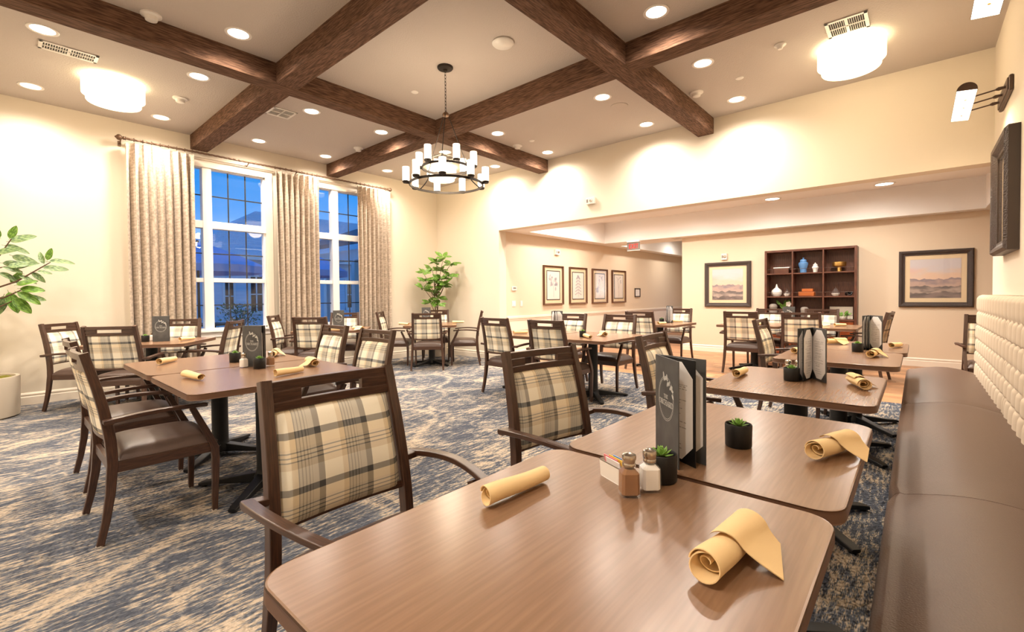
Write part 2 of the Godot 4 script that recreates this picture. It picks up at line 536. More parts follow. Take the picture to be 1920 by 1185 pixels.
func make_materials() -> void:
	M.wall = mat(Color(0.895, 0.85, 0.775), 0.75)
	M.wall.normal_enabled = true
	M.wall.normal_texture = noise_tex(256, 256, 0.25, 2, 21, null, true, 1.5)
	M.wall.normal_scale = 0.25
	M.wall.uv1_triplanar = true
	M.wall.uv1_world_triplanar = true
	M.wall.uv1_scale = Vector3.ONE * 2.5
	M.vinyl = mat(Color(0.875, 0.80, 0.70), 0.7)
	M.vinyl.normal_enabled = true
	M.vinyl.normal_texture = noise_tex(256, 256, 0.2, 2, 22, null, true, 2.0)
	M.vinyl.normal_scale = 0.3
	M.vinyl.uv1_triplanar = true
	M.vinyl.uv1_world_triplanar = true
	M.vinyl.uv1_scale = Vector3(2.0, 9.0, 2.0)
	M.ceiling = mat(Color(0.755, 0.715, 0.68), 0.9)
	M.ceiling.normal_enabled = true
	M.ceiling.normal_texture = noise_tex(256, 256, 0.12, 3, 23, null, true, 3.0)
	M.ceiling.normal_scale = 0.3
	M.ceiling.uv1_triplanar = true
	M.ceiling.uv1_world_triplanar = true
	M.ceiling.uv1_scale = Vector3.ONE * 1.6
	M.white = mat(Color(0.945, 0.93, 0.91), 0.5)
	M.plastic = mat(Color(0.91, 0.89, 0.86), 0.35)
	M.trim = mat(Color(0.92, 0.87, 0.80), 0.45)
	M.carpet = mat(Color.WHITE, 0.95)
	M.carpet.albedo_texture = tex(carpet_image())
	M.carpet.metallic_specular = 0.1
	M.carpet.normal_enabled = true
	M.carpet.normal_texture = noise_tex(512, 512, 0.22, 2, 31, null, true, 6.0)
	M.carpet.normal_scale = 0.6
	M.plank = []
	for i in 4:
		var k := 0.90 + 0.07 * i
		M.plank.append(wood(Color(0.60 * k, 0.42 * k, 0.285 * k), Color(0.67 * k, 0.485 * k, 0.34 * k), Color(0.72 * k, 0.54 * k, 0.39 * k), 7.0, 0.7, 0.38, 50 + i))
	M.plank_gap = mat(Color(0.30, 0.19, 0.11), 0.7)
	M.chairwood = wood(Color(0.215, 0.135, 0.092), Color(0.27, 0.17, 0.118), Color(0.32, 0.205, 0.145), 30.0, 1.6, 0.36)
	M.chairwood.clearcoat_enabled = true
	M.chairwood.clearcoat = 0.35
	M.chairwood.clearcoat_roughness = 0.25
	M.glide = mat(Color(0.75, 0.72, 0.68), 0.3)
	M.plaid = mat(Color.WHITE, 0.9)
	M.plaid.albedo_texture = tex(plaid_image())
	M.plaid.uv1_scale = Vector3(1.0 / 0.172, 1.0 / 0.172, 1)
	M.plaid.metallic_specular = 0.2
	M.leather = mat(Color(0.33, 0.26, 0.225), 0.40)
	M.leather.normal_enabled = true
	M.leather.normal_texture = noise_tex(256, 256, 0.12, 3, 33, null, true, 3.0)
	M.leather.normal_scale = 0.25
	M.leather.uv1_triplanar = true
	M.leather.uv1_scale = Vector3.ONE * 5.0
	M.bench = mat(Color(0.385, 0.305, 0.262), 0.42)
	M.bench.normal_enabled = true
	M.bench.normal_texture = M.leather.normal_texture
	M.bench.normal_scale = 0.22
	M.bench.uv1_triplanar = true
	M.bench.uv1_scale = Vector3.ONE * 5.0
	M.tuft = mat(Color(0.80, 0.735, 0.65), 0.85)
	M.tuft.rim_enabled = true
	M.tuft.rim = 0.4
	M.table = mat(Color.WHITE, 0.26)
	M.table.albedo_texture = noise_tex(512, 512, 0.045, 4, 61, ramp([Color(0.505, 0.385, 0.29), Color(0.525, 0.40, 0.305), Color(0.545, 0.42, 0.32)], [0.25, 0.5, 0.8]))
	M.table.uv1_scale = Vector3(3.0, 0.14, 1)
	M.table.metallic_specular = 0.55
	M.table_edge = mat(Color(0.42, 0.30, 0.225), 0.4)
	M.iron = mat(Color(0.035, 0.036, 0.04), 0.5)
	M.beam = mat(Color.WHITE, 0.82)
	M.beam.metallic_specular = 0.3
	M.beam.albedo_texture = noise_tex(512, 512, 0.02, 5, 71, ramp([Color(0.31, 0.225, 0.175), Color(0.40, 0.295, 0.23), Color(0.48, 0.36, 0.285)], [0.25, 0.5, 0.8]))
	M.beam.uv1_scale = Vector3(5.0, 0.5, 1)
	M.beam.normal_enabled = true
	M.beam.normal_texture = noise_tex(512, 512, 0.08, 4, 72, null, true, 5.0)
	M.beam.normal_scale = 0.6
	M.curtain = mat(Color.WHITE, 0.85)
	M.curtain.albedo_texture = noise_tex(256, 256, 0.035, 4, 81, ramp([Color(0.66, 0.60, 0.53), Color(0.735, 0.67, 0.60), Color(0.785, 0.72, 0.65)], [0.30, 0.5, 0.66]), false, 1.0, FastNoiseLite.TYPE_CELLULAR)
	M.curtain.uv1_scale = Vector3(3.0, 3.0, 1)
	M.curtain.rim_enabled = true
	M.curtain.rim = 0.3
	M.bronze = mat(Color(0.38, 0.31, 0.275), 0.45, 0.5)
	M.rod = mat(Color(0.44, 0.34, 0.265), 0.45, 0.5)
	M.blackmetal = mat(Color(0.17, 0.14, 0.12), 0.5, 0.3)
	M.black = mat(Color(0.03, 0.03, 0.032), 0.45)
	M.pot = mat(Color(0.045, 0.042, 0.042), 0.5)
	M.soil = mat(Color(0.20, 0.13, 0.08), 0.95)
	M.succulent = mat(Color(0.50, 0.66, 0.30), 0.5)
	M.succulent.backlight_enabled = true
	M.succulent.backlight = Color(0.2, 0.3, 0.08)
	M.napkin = mat(Color(0.935, 0.81, 0.60), 0.9)
	M.napkin.normal_enabled = true
	M.napkin.normal_texture = noise_tex(256, 256, 0.3, 2, 91, null, true, 3.0)
	M.napkin.normal_scale = 0.25
	M.napkin.uv1_triplanar = true
	M.napkin.uv1_scale = Vector3.ONE * 12.0
	M.cover = mat(Color.WHITE, 0.55)
	M.cover.albedo_texture = noise_tex(256, 256, 0.02, 4, 95, ramp([Color(0.27, 0.27, 0.27), Color(0.35, 0.35, 0.345)], [0.3, 0.7]))
	M.ink = mat(Color(0.80, 0.80, 0.78), 0.5)
	M.page = mat(Color.WHITE, 0.7)
	M.page.albedo_texture = tex(page_image())
	M.salt = mat(Color(0.93, 0.91, 0.88), 0.9)
	M.pepper = mat(Color(0.56, 0.39, 0.24), 0.95)
	M.chrome = mat(Color(0.80, 0.77, 0.73), 0.22, 1.0)
	M.shaker = mat(Color(1, 1, 1, 0.03), 0.03)
	M.shaker.metallic_specular = 0.35
	M.shaker.transparency = BaseMaterial3D.TRANSPARENCY_ALPHA
	M.pane = mat(Color(0.98, 0.99, 1.0, 0.01), 0.0)
	M.pane.metallic_specular = 0.38
	M.pane.transparency = BaseMaterial3D.TRANSPARENCY_ALPHA
	M.ceramic = mat(Color(0.90, 0.87, 0.83), 0.25)
	M.frame = mat(Color(0.25, 0.20, 0.175), 0.42)
	M.frame.normal_enabled = true
	M.frame.normal_texture = noise_tex(256, 256, 0.1, 3, 97, null, true, 4.0)
	M.frame.uv1_scale = Vector3(3, 3, 1)
	M.frame_tan = mat(Color(0.37, 0.24, 0.15), 0.5)
	M.matboard = mat(Color(0.88, 0.79, 0.64), 0.9)
	M.shelfwood = wood(Color(0.29, 0.165, 0.115), Color(0.37, 0.22, 0.155), Color(0.44, 0.27, 0.195), 14.0, 1.0, 0.42, 13)
	M.drawerwood = wood(Color(0.42, 0.19, 0.085), Color(0.50, 0.24, 0.11), Color(0.57, 0.29, 0.14), 12.0, 1.0, 0.35, 14)
	M.brass = mat(Color(0.90, 0.75, 0.45), 0.38, 1.0)
	M.blueglaze = mat(Color(0.36, 0.53, 0.72), 0.2)
	M.orange = mat(Color(0.68, 0.36, 0.14), 0.5)
	M.stone = mat(Color(0.52, 0.48, 0.44), 0.7)
	M.leaf = mat(Color.WHITE, 0.45)
	M.leaf.albedo_texture = noise_tex(128, 128, 0.03, 3, 101, ramp([Color(0.30, 0.44, 0.14), Color(0.41, 0.56, 0.20), Color(0.52, 0.67, 0.30)], [0.3, 0.5, 0.75]))
	M.leaf.backlight_enabled = true
	M.leaf.backlight = Color(0.35, 0.5, 0.12)
	M.leaf_grey = mat(Color.WHITE, 0.45)
	M.leaf_grey.albedo_texture = noise_tex(128, 128, 0.03, 3, 102, ramp([Color(0.33, 0.43, 0.27), Color(0.44, 0.54, 0.34), Color(0.55, 0.63, 0.43)], [0.3, 0.5, 0.75]))
	M.leaf_grey.backlight_enabled = true
	M.leaf_grey.backlight = Color(0.3, 0.4, 0.15)
	M.twig = mat(Color(0.36, 0.26, 0.18), 0.8)
	M.concrete = mat(Color(0.71, 0.66, 0.59), 0.85)
	M.moss = mat(Color(0.42, 0.40, 0.08), 1.0)
	M.disc = glow(Color(1.0, 0.95, 0.88), 7.0)
	M.drum = glow(Color(1.0, 0.91, 0.74), 4.2)
	M.drum_low = glow(Color(1.0, 0.94, 0.80), 2.0)
	M.candle = glow(Color(1.0, 0.92, 0.82), 2.6)
	M.tubeglow = glow(Color(1.0, 0.95, 0.86), 5.0)
	M.exit = glow(Color(1.0, 0.10, 0.06), 0.6)
	M.exit.albedo_color = Color(0.7, 0.12, 0.1)
	M.dark = mat(Color(0.12, 0.105, 0.09), 0.8)
	M.siding = mat(Color(0.74, 0.84, 0.90), 0.7)
	M.shingle = mat(Color(0.74, 0.83, 0.90), 0.9)
	M.shingle.normal_enabled = true
	M.shingle.normal_texture = noise_tex(256, 256, 0.06, 3, 111, null, true, 12.0)
	M.shingle.uv1_triplanar = true
	M.darkroof = mat(Color(0.30, 0.36, 0.42), 0.9)
	M.umbrella = mat(Color(0.60, 0.72, 0.92), 0.8)
	M.umbrella.backlight_enabled = true
	M.umbrella.backlight = Color(0.2, 0.2, 0.3)
	M.housewhite = mat(Color(0.88, 0.88, 0.88), 0.6)
	M.houseglass = mat(Color(0.10, 0.12, 0.15), 0.1)
	M.patio = mat(Color(0.62, 0.63, 0.64), 0.9)
	M.shrub = mat(Color(0.25, 0.40, 0.16), 0.8)
	M.wicker = mat(Color(0.10, 0.085, 0.075), 0.7)
	M.muntin = mat(Color(0.05, 0.06, 0.07), 0.5)

# ---------------------------------------------------------------- room shell
const CEIL := 3.65
const XL := -8.0
const XR := 0.555
const ZB := -6.57
const ZA := -10.35
const XA := -6.13
const SOF := 2.53
const ZF := 1.5

func boxes(list: Array) -> MB:
	var m := MB.new()
	for q in list:
		var a: Vector3 = q[0]
		var b: Vector3 = q[1]
		m.box((a + b) * 0.5, (b - a).abs(), q[2] if q.size() > 2 else 0.0)
	return m

func build_shell() -> void:
	var fl := MB.new()
	fl.box(Vector3((XL + XR) / 2, -0.1, (ZF + ZB) / 2), Vector3(XR - XL + 0.4, 0.2, ZF - ZB + 0.36))
	# carpet uv: u across the room, v along z, 3.2 m repeat
	for i in fl.v.size(): fl.uv[i] = Vector2(fl.v[i].x / 3.2, fl.v[i].z / 3.2)
	struct("floor", fl, M.carpet, "blue, grey and cream patterned carpet of the dining room", "floor")
	var wf := boxes([[Vector3(XA - 0.2, -0.2, ZB - 0.18), Vector3(3.7, -0.012, -16.2)]])
	var wood_floor := struct("floor_alcove", wf, M.plank_gap, "orange brown wood plank floor of the alcove beyond the carpet", "floor")
	var cache := {}
	rng.seed = 4
	var z := ZB - 0.18
	var row := 0
	while z > -16.0:
		var x := XA - rng.randf_range(0.0, 1.1)
		var pw := 0.15
		var xe := 1.0 if z > ZA - 0.2 else -3.95
		while x < xe:
			var x0 := maxf(x, XA)
			var x1 := minf(x + 1.2, xe + 0.05)
			if x1 - x0 > 0.03:
				var key := int((x1 - x0) * 100)
				if not cache.has(key):
					var pm := MB.new()
					pm.box(Vector3.ZERO, Vector3(key / 100.0 - 0.002, 0.012, pw - 0.002), 0.0012)
					for i in pm.v.size(): pm.uv[i] = Vector2(pm.v[i].z, pm.v[i].x)
					cache[key] = pm.mesh()
				again("plank", cache[key], M.plank[rng.randi() % 4], wood_floor, Transform3D(Basis.IDENTITY, Vector3((x0 + x1) / 2, -0.006, z - pw / 2)))
			x += 1.2
		z -= pw
		row += 1
	# walls
	var ya := 0.78
	var yb := 3.22
	struct("wall_left", boxes([
		[Vector3(XL - 0.2, 0, ZF), Vector3(XL, CEIL, -1.34)], [Vector3(XL - 0.2, 0, -1.34), Vector3(XL, ya, -3.0)], [Vector3(XL - 0.2, yb, -1.34), Vector3(XL, CEIL, -3.0)],
		[Vector3(XL - 0.2, 0, -3.0), Vector3(XL, CEIL, -3.36)], [Vector3(XL - 0.2, 0, -3.36), Vector3(XL, ya, -5.02)], [Vector3(XL - 0.2, yb, -3.36), Vector3(XL, CEIL, -5.02)],
		[Vector3(XL - 0.2, 0, -5.02), Vector3(XL, CEIL, ZB - 0.2)]]), M.wall, "cream window wall on the left with two tall double windows")
	struct("wall_back", boxes([[Vector3(XL, 0, ZB - 0.2), Vector3(XA, CEIL, ZB)], [Vector3(XA, SOF, ZB - 0.2), Vector3(XR + 0.2, CEIL, ZB)]]), M.wall, "cream back wall with the wide opening into the alcove")
	struct("wall_right", boxes([[Vector3(XR, 0, ZF), Vector3(XR + 0.2, CEIL, ZB)]]), M.wall, "cream side wall behind the tufted bench")
	struct("wall_front", boxes([[Vector3(XL - 0.2, 0, ZF), Vector3(XR + 0.2, CEIL, ZF + 0.2)]]), M.wall, "cream wall closing the dining room behind the viewer")
	struct("ceiling", boxes([[Vector3(XL - 0.2, CEIL, ZF + 0.2), Vector3(XR + 0.2, CEIL + 0.2, ZB - 0.2)]]), M.ceiling, "off white textured ceiling of the dining room", "ceiling")
	# alcove and corridor
	struct("wall_alcove_left", boxes([[Vector3(XA - 0.2, 0, ZB - 0.2), Vector3(XA, 3.2, -16.2)]]), M.vinyl, "tan alcove wall carrying the four botanical pictures")
	struct("wall_alcove_back", boxes([[Vector3(-4.0, 0, ZA), Vector3(3.7, 3.2, ZA - 0.2)]]), M.vinyl, "tan alcove wall behind the wooden bookcase")
	struct("wall_alcove_right", boxes([[Vector3(3.5, 0, ZB), Vector3(3.7, 3.2, ZA)]]), M.vinyl, "tan far right wall of the alcove")
	struct("wall_alcove_front", boxes([[Vector3(XR + 0.2, 0, ZB), Vector3(3.5, 3.2, ZB - 0.2)]]), M.vinyl, "tan alcove wall returning behind the bench wall")
	struct("wall_corridor_right", boxes([[Vector3(-4.0, 0, ZA - 0.2), Vector3(-3.8, 3.2, -13.6)], [Vector3(-4.0, 2.3, -13.6), Vector3(-3.8, 3.2, -15.2)], [Vector3(-4.0, 0, -15.2), Vector3(-3.8, 3.2, -16.2)]]), M.vinyl, "tan corridor wall beside the glazed door")
	struct("wall_corridor_end", boxes([[Vector3(XA, 0, -16.0), Vector3(-4.0, 3.2, -16.2)]]), M.vinyl, "tan end wall of the corridor past the exit sign")
	struct("ceiling_soffit", boxes([
		[Vector3(XA, SOF, ZB - 0.2), Vector3(3.5, 3.2, -7.15)], [Vector3(XA, SOF, -7.15), Vector3(-5.83, 3.2, -16.0)], [Vector3(-5.83, SOF, -10.1), Vector3(-4.25, 3.2, -10.9)], [Vector3(-4.25, SOF, -10.1), Vector3(3.5, 3.2, ZA)],
		[Vector3(0.77, SOF, -7.15), Vector3(3.5, 3.2, -10.1)], [Vector3(-4.25, SOF, ZA - 0.2), Vector3(-4.0, 3.2, -16.0)], [Vector3(-5.83, SOF, -15.7), Vector3(-4.25, 3.2, -16.0)]]), M.white, "white dropped soffit framing the alcove ceiling recess", "ceiling")
	struct("ceiling_alcove", boxes([[Vector3(XA - 0.2, 3.03, ZB - 0.2), Vector3(3.7, 3.3, ZA - 0.2)], [Vector3(XA - 0.2, 3.03, ZA - 0.2), Vector3(-3.8, 3.3, -16.2)]]), M.white, "white raised ceiling inside the alcove recess", "ceiling")
	var dr := struct("door_1", boxes([[Vector3(-3.96, 0, -13.6), Vector3(-3.86, 2.3, -13.72), 0.004], [Vector3(-3.96, 0, -15.08), Vector3(-3.86, 2.3, -15.2), 0.004], [Vector3(-3.96, 2.18, -13.72), Vector3(-3.86, 2.3, -15.08), 0.004], [Vector3(-3.96, 0, -13.72), Vector3(-3.86, 0.2, -15.08), 0.004]]), M.white, "white glazed door at the end of the corridor", "door")
	part("pane", span(Vector3(-3.915, 0.2, -13.72), Vector3(-3.905, 2.18, -15.08)), M.pane, dr)
	# baseboards
	var bb := func(called: String, a: Vector3, b: Vector3, out: Vector3, label: String) -> void:
		var m := MB.new()
		var d := (b - a)
		var prof := [Vector2(0.0, 0.0), Vector2(0.018, 0.0), Vector2(0.018, 0.092), Vector2(0.011, 0.100), Vector2(0.011, 0.112), Vector2(0.016, 0.118), Vector2(0.014, 0.130), Vector2(0.004, 0.145), Vector2(0.0, 0.145)]
		for k in prof.size() - 1:
			var p: Vector2 = prof[k]
			var q: Vector2 = prof[k + 1]
			var nn := (out * (q.y - p.y) - Vector3.UP * (q.x - p.x)).normalized()
			m.flat(a + out * p.x + Vector3.UP * p.y, b + out * p.x + Vector3.UP * p.y, b + out * q.x + Vector3.UP * q.y, a + out * q.x + Vector3.UP * q.y, nn)
		struct(called, m, M.trim, label, "baseboard")
	bb.call("baseboard_left", Vector3(XL, 0, ZF), Vector3(XL, 0, ZB), Vector3.RIGHT, "moulded cream baseboard along the window wall")
	bb.call("baseboard_back", Vector3(XL, 0, ZB), Vector3(XA, 0, ZB), Vector3.BACK, "moulded cream baseboard behind the corner plant")
	bb.call("baseboard_alcove_left", Vector3(XA, 0, ZB - 0.2), Vector3(XA, 0, -16.0), Vector3.RIGHT, "moulded white baseboard below the botanical pictures")
	bb.call("baseboard_alcove_back", Vector3(-4.0, 0, ZA), Vector3(3.5, 0, ZA), Vector3.BACK, "moulded white baseboard under the landscape pictures")
	# chair rail and wainscot of the picture wall
	struct("trim_1", boxes([[Vector3(XA, 0.79, ZB - 0.2), Vector3(XA + 0.03, 0.84, -16.0), 0.006], [Vector3(XA, 0.755, ZB - 0.2), Vector3(XA + 0.016, 0.79, -16.0), 0.004]]), M.trim, "white chair rail moulding under the botanical pictures", "trim")
	struct("trim_2", boxes([[Vector3(XA, 0.145, ZB - 0.2), Vector3(XA + 0.006, 0.755, -16.0)]]), M.trim, "pale wainscot panel below the chair rail", "trim")
	# beams
	struct("ceiling_beam", boxes([[Vector3(-5.125, 3.44, ZB), Vector3(-4.92, CEIL + 0.02, ZF), 0.006]]), M.beam, "dark rough wood ceiling beam on the window side, running to the back wall", "beam")
	struct("ceiling_beam", boxes([[Vector3(-2.315, 3.44, ZB), Vector3(-2.10, CEIL + 0.02, ZF), 0.006]]), M.beam, "dark rough wood ceiling beam on the bench side, running to the back wall", "beam")
	var cross := func(z0: float, z1: float, label: String) -> void:
		struct("ceiling_beam", boxes([[Vector3(XL, 3.442, z0), Vector3(-5.12, CEIL + 0.02, z1), 0.006], [Vector3(-4.925, 3.442, z0), Vector3(-2.31, CEIL + 0.02, z1), 0.006], [Vector3(-2.105, 3.442, z0), Vector3(XR, CEIL + 0.02, z1), 0.006]]), M.beam, label, "beam")
	cross.call(-4.04, -4.25, "dark rough wood cross beam beyond the chandelier")
	cross.call(-1.97, -2.19, "dark rough wood cross beam nearer than the chandelier")

func build_window(idx: int, z0: float, label: String) -> void:
	# z0 = left outer edge of the hole (towards +z); two sashes side by side, transoms over them
	var z1 := z0 - 1.66
	var zm := z0 - 0.83
	var x0 := XL - 0.12
	var x1 := XL - 0.02
	var y0 := 0.78
	var y1 := 3.22
	var fr := boxes([
		[Vector3(x0, y0, z0), Vector3(x1, y1, z0 - 0.035), 0.004], [Vector3(x0, y0, z1), Vector3(x1, y1, z1 + 0.035), 0.004],
		[Vector3(x0, y1 - 0.02, z0), Vector3(x1, y1, z1), 0.003], [Vector3(x0, y0, z0), Vector3(x1, y0 + 0.025, z1), 0.003]])
	var w := struct("window_%d" % idx, fr, M.white, label, "window")
	part("mullion", boxes([[Vector3(x0, y0, zm + 0.062), Vector3(x1 + 0.025, y1, zm - 0.062), 0.006]]), M.white, w)
	part("transom_bar", boxes([[Vector3(x0, 2.31, z0), Vector3(x1 + 0.02, 2.42, z1), 0.006]]), M.white, w)
	part("casing", boxes([[Vector3(XL, y0 - 0.02, z0 + 0.10), Vector3(XL + 0.022, y1 + 0.11, z0 - 0.01), 0.005], [Vector3(XL, y0 - 0.02, z1 + 0.01), Vector3(XL + 0.022, y1 + 0.11, z1 - 0.10), 0.005],
		[Vector3(XL, y1 - 0.01, z0 + 0.10), Vector3(XL + 0.024, y1 + 0.095, z1 - 0.10), 0.005], [Vector3(XL, y1 + 0.09, z0 + 0.12), Vector3(XL + 0.045, y1 + 0.12, z1 - 0.12), 0.006]]), M.trim, w)
	part("sill", boxes([[Vector3(XL - 0.1, y0 - 0.035, z0 + 0.12), Vector3(XL + 0.06, y0 + 0.004, z1 - 0.12), 0.008], [Vector3(XL, y0 - 0.11, z0 + 0.09), Vector3(XL + 0.02, y0 - 0.035, z1 - 0.09), 0.005]]), M.white, w)
	for s in 2:
		var a := (z0 - 0.035) if s == 0 else (zm - 0.062)
		var b := (zm + 0.062) if s == 0 else (z1 + 0.035)
		part("sash_rail", boxes([[Vector3(x0 + 0.02, 1.50, a), Vector3(x1 + 0.01, 1.565, b), 0.005]]), M.white, w)
		for r in [[y0 + 0.025, 1.50], [1.565, 2.31], [2.42, y1 - 0.02]]:
			part("pane", span(Vector3(XL - 0.075, r[0], a), Vector3(XL - 0.067, r[1], b)), M.pane, w)
			var my: float = (r[0] + r[1]) / 2
			var mm := MB.new()
			mm.box(Vector3(XL - 0.083, my, (a + b) / 2), Vector3(0.012, 0.016, a - b))
			for q in [1.0 / 3.0, 2.0 / 3.0]:
				mm.box(Vector3(XL - 0.084, my, lerpf(a, b, q)), Vector3(0.012, r[1] - r[0], 0.016))
			part("muntin", mm, M.muntin, w)

func build_curtain(za: float, zb: float, label: String, sd: int) -> void:
	var m := MB.new()
	var folds := 8
	var len := zb - za
	var f := func(u: float, w: float) -> Vector3:
		var y := 3.335 - w * 3.31
		var ph := u * folds * TAU
		var open := smoothstep(0.03, 0.14, w)
		var amp := lerpf(0.012, 0.052, open) * (1.0 + 0.25 * sin(u * 9.0 + sd))
		var s := cos(ph + 0.5 * sin(w * 5.0 + u * 7.0 + sd) * w)
		var sh: float = (1.0 - pow(1.0 - (s * 0.5 + 0.5), 1.8)) * 2.0 - 1.0
		# pinch pleats: narrow ridges at the top
		var pin := pow(maxf(0.0, cos(ph)), 10.0) * (1.0 - open) * 0.045
		var zz := za + len * u + 0.010 * sin(ph * 2.0) * open + 0.014 * sin(w * 3.0 + u * 5.0 + sd) * w
		return Vector3(-7.875 + amp * sh + pin, y, zz)
	m.grid(176, 60, f, absf(len) * 2.1, 3.3, Vector3.RIGHT)
	var t := thing("curtain", label, "curtain", Vector3.ZERO, 0.0, "pleated curtains on the rod over the two windows")
	part("panel", m, M.curtain, t)
	for i in folds + 1:
		var rg := MB.new()
		var zc := za + len * clampf(float(i) / folds, 0.01, 0.99)
		var pts := []
		for k in 17: pts.append(Vector3(-7.88 + 0.023 * cos(TAU * k / 16.0), 3.385 + 0.023 * sin(TAU * k / 16.0), zc))
		rg.tube(pts, 0.0028, 6, false)
		part("ring", rg, M.rod, t)

func build_rod() -> void:
	var t := thing("curtain_rod", "long twisted bronze curtain rod with ball finials over both windows", "curtain rod")
	var m := MB.new()
	var za := -1.20
	var zb := -5.24
	var nl := 760
	m.grid(12, nl, func(u: float, w: float) -> Vector3:
		var z := lerpf(za, zb, w)
		var a := u * TAU
		var r := 0.0135 + 0.0022 * cos(3.0 * a + z * 95.0)
		return Vector3(-7.88 + cos(a) * r, 3.385 + sin(a) * r, z), 1, 1, Vector3.ZERO)
	part("pole", m, M.rod, t)
	for s in [[za, 1.0], [zb, -1.0]]:
		var fm := MB.new()
		fm.t = Transform3D(Basis(Vector3.RIGHT, s[1] * PI / 2), Vector3(-7.88, 3.385, s[0]))
		fm.lathe([Vector2(0.0, -0.01), Vector2(0.02, -0.01), Vector2(0.022, 0.004), Vector2(0.014, 0.012), Vector2(0.02, 0.02), Vector2(0.034, 0.036), Vector2(0.037, 0.05), Vector2(0.032, 0.066), Vector2(0.016, 0.08), Vector2(0.008, 0.09), Vector2(0.0, 0.095)], 16, 8, 0.06)
		part("finial", fm, M.rod, t)
	for z in [-1.17, -2.71, -3.45, -5.2]:
		var b := MB.new()
		b.tube([Vector3(-7.995, 3.33, z), Vector3(-7.95, 3.335, z), Vector3(-7.89, 3.36, z), Vector3(-7.88, 3.372, z)], 0.008, 8)
		b.box(Vector3(-7.993, 3.33, z), Vector3(0.012, 0.07, 0.035), 0.004)
		part("bracket", b, M.rod, t)

# ---------------------------------------------------------------- ceiling fittings
func downlight(x: float, z: float, label: String, y := CEIL, e := 4.4, col := Color(1.0, 0.945, 0.88), ang := 80.0) -> void:
	var t := thing("downlight", label, "downlight", Vector3(x, y, z))
	var r := MB.new()
	r.lathe([Vector2(0.082, 0.0), Vector2(0.084, -0.004), Vector2(0.100, -0.008), Vector2(0.108, -0.004), Vector2(0.109, 0.002)], 32)
	part("trim_ring", r, M.plastic, t)
	var d := MB.new()
	d.lathe([Vector2(0.0, -0.004), Vector2(0.05, -0.004), Vector2(0.083, -0.002)], 32)
	part("lens", d, M.disc, t)
	var s := SpotLight3D.new()
	s.spot_angle = ang
	s.spot_angle_attenuation = 1.0
	s.spot_range = 16.0
	s.spot_attenuation = 2.0
	lamp(t, s, "light", Vector3(0, -0.03, 0), col, e, 0.08)
	s.rotation.x = -PI / 2

func drum_light(x: float, z: float, label: String) -> void:
	var t := thing("drum_light", label, "ceiling light", Vector3(x, CEIL, z), 0.0, "double drum ceiling lights")
	var c := MB.new()
	c.lathe([Vector2(0.0, 0.0), Vector2(0.14, 0.0), Vector2(0.14, -0.02), Vector2(0.0, -0.02)], 32)
	part("canopy", c, M.white, t)
	var a := MB.new()
	a.lathe([Vector2(0.27, -0.03), Vector2(0.27, -0.175), Vector2(0.264, -0.178), Vector2(0.23, -0.178)], 48)
	part("upper_shade", a, M.drum, t)
	var b := MB.new()
	b.lathe([Vector2(0.237, -0.17), Vector2(0.237, -0.238), Vector2(0.231, -0.246), Vector2(0.12, -0.252), Vector2(0.0, -0.254)], 48)
	part("lower_shade", b, M.drum_low, t)
	var k := MB.new()
	k.lathe([Vector2(0.0, -0.268), Vector2(0.012, -0.265), Vector2(0.02, -0.256), Vector2(0.022, -0.25)], 12)
	part("finial", k, M.brass, t)
	for q in [[Vector3(0, -0.30, 0), 0.8]]:
		var o := OmniLight3D.new()
		o.omni_range = 14.0
		o.omni_attenuation = 2.0
		lamp(t, o, "light", q[0], Color(1.0, 0.90, 0.75), q[1], 0.2)

func round_device(called: String, x: float, z: float, label: String, cat: String, prof: Array, m: Material, y := CEIL) -> void:
	var d := MB.new()
	d.lathe(prof, 28)
	single(called, d, m, label, cat, Vector3(x, y, z))

func vent(x: float, z: float, w: float, l: float, label: String, turn := 0.0, n := 10, rows := 2) -> void:
	var t := thing("ceiling_vent", label, "air vent", Vector3(x, CEIL, z), turn)
	part("frame", boxes([[Vector3(-w / 2, -0.01, -l / 2), Vector3(w / 2, 0.0, -l / 2 + 0.03), 0.003], [Vector3(-w / 2, -0.01, l / 2 - 0.03), Vector3(w / 2, 0.0, l / 2), 0.003],
		[Vector3(-w / 2, -0.01, -l / 2), Vector3(-w / 2 + 0.03, 0.0, l / 2), 0.003], [Vector3(w / 2 - 0.03, -0.01, -l / 2), Vector3(w / 2, 0.0, l / 2), 0.003], [Vector3(-w / 2, -0.009, -0.008), Vector3(w / 2, 0.0, 0.008)], [Vector3(-0.012, -0.009, -l / 2), Vector3(0.012, 0.0, l / 2)]]), M.plastic, t)
	part("duct", boxes([[Vector3(-w / 2 + 0.02, -0.003, -l / 2 + 0.02), Vector3(w / 2 - 0.02, -0.0005, l / 2 - 0.02)]]), M.dark, t)
	var sl := MB.new()
	sl.t = Transform3D(Basis(Vector3.BACK, 0.6), Vector3.ZERO)
	sl.box(Vector3.ZERO, Vector3(0.002, 0.012, l - 0.05))
	var slm := sl.mesh()
	for i in n * rows:
		var px := -w / 2 + 0.035 + (w - 0.07) * (i + 0.5) / (n * rows)
		again("slat", slm, M.plastic, t, Transform3D(Basis.IDENTITY, Vector3(px, -0.006, 0)))

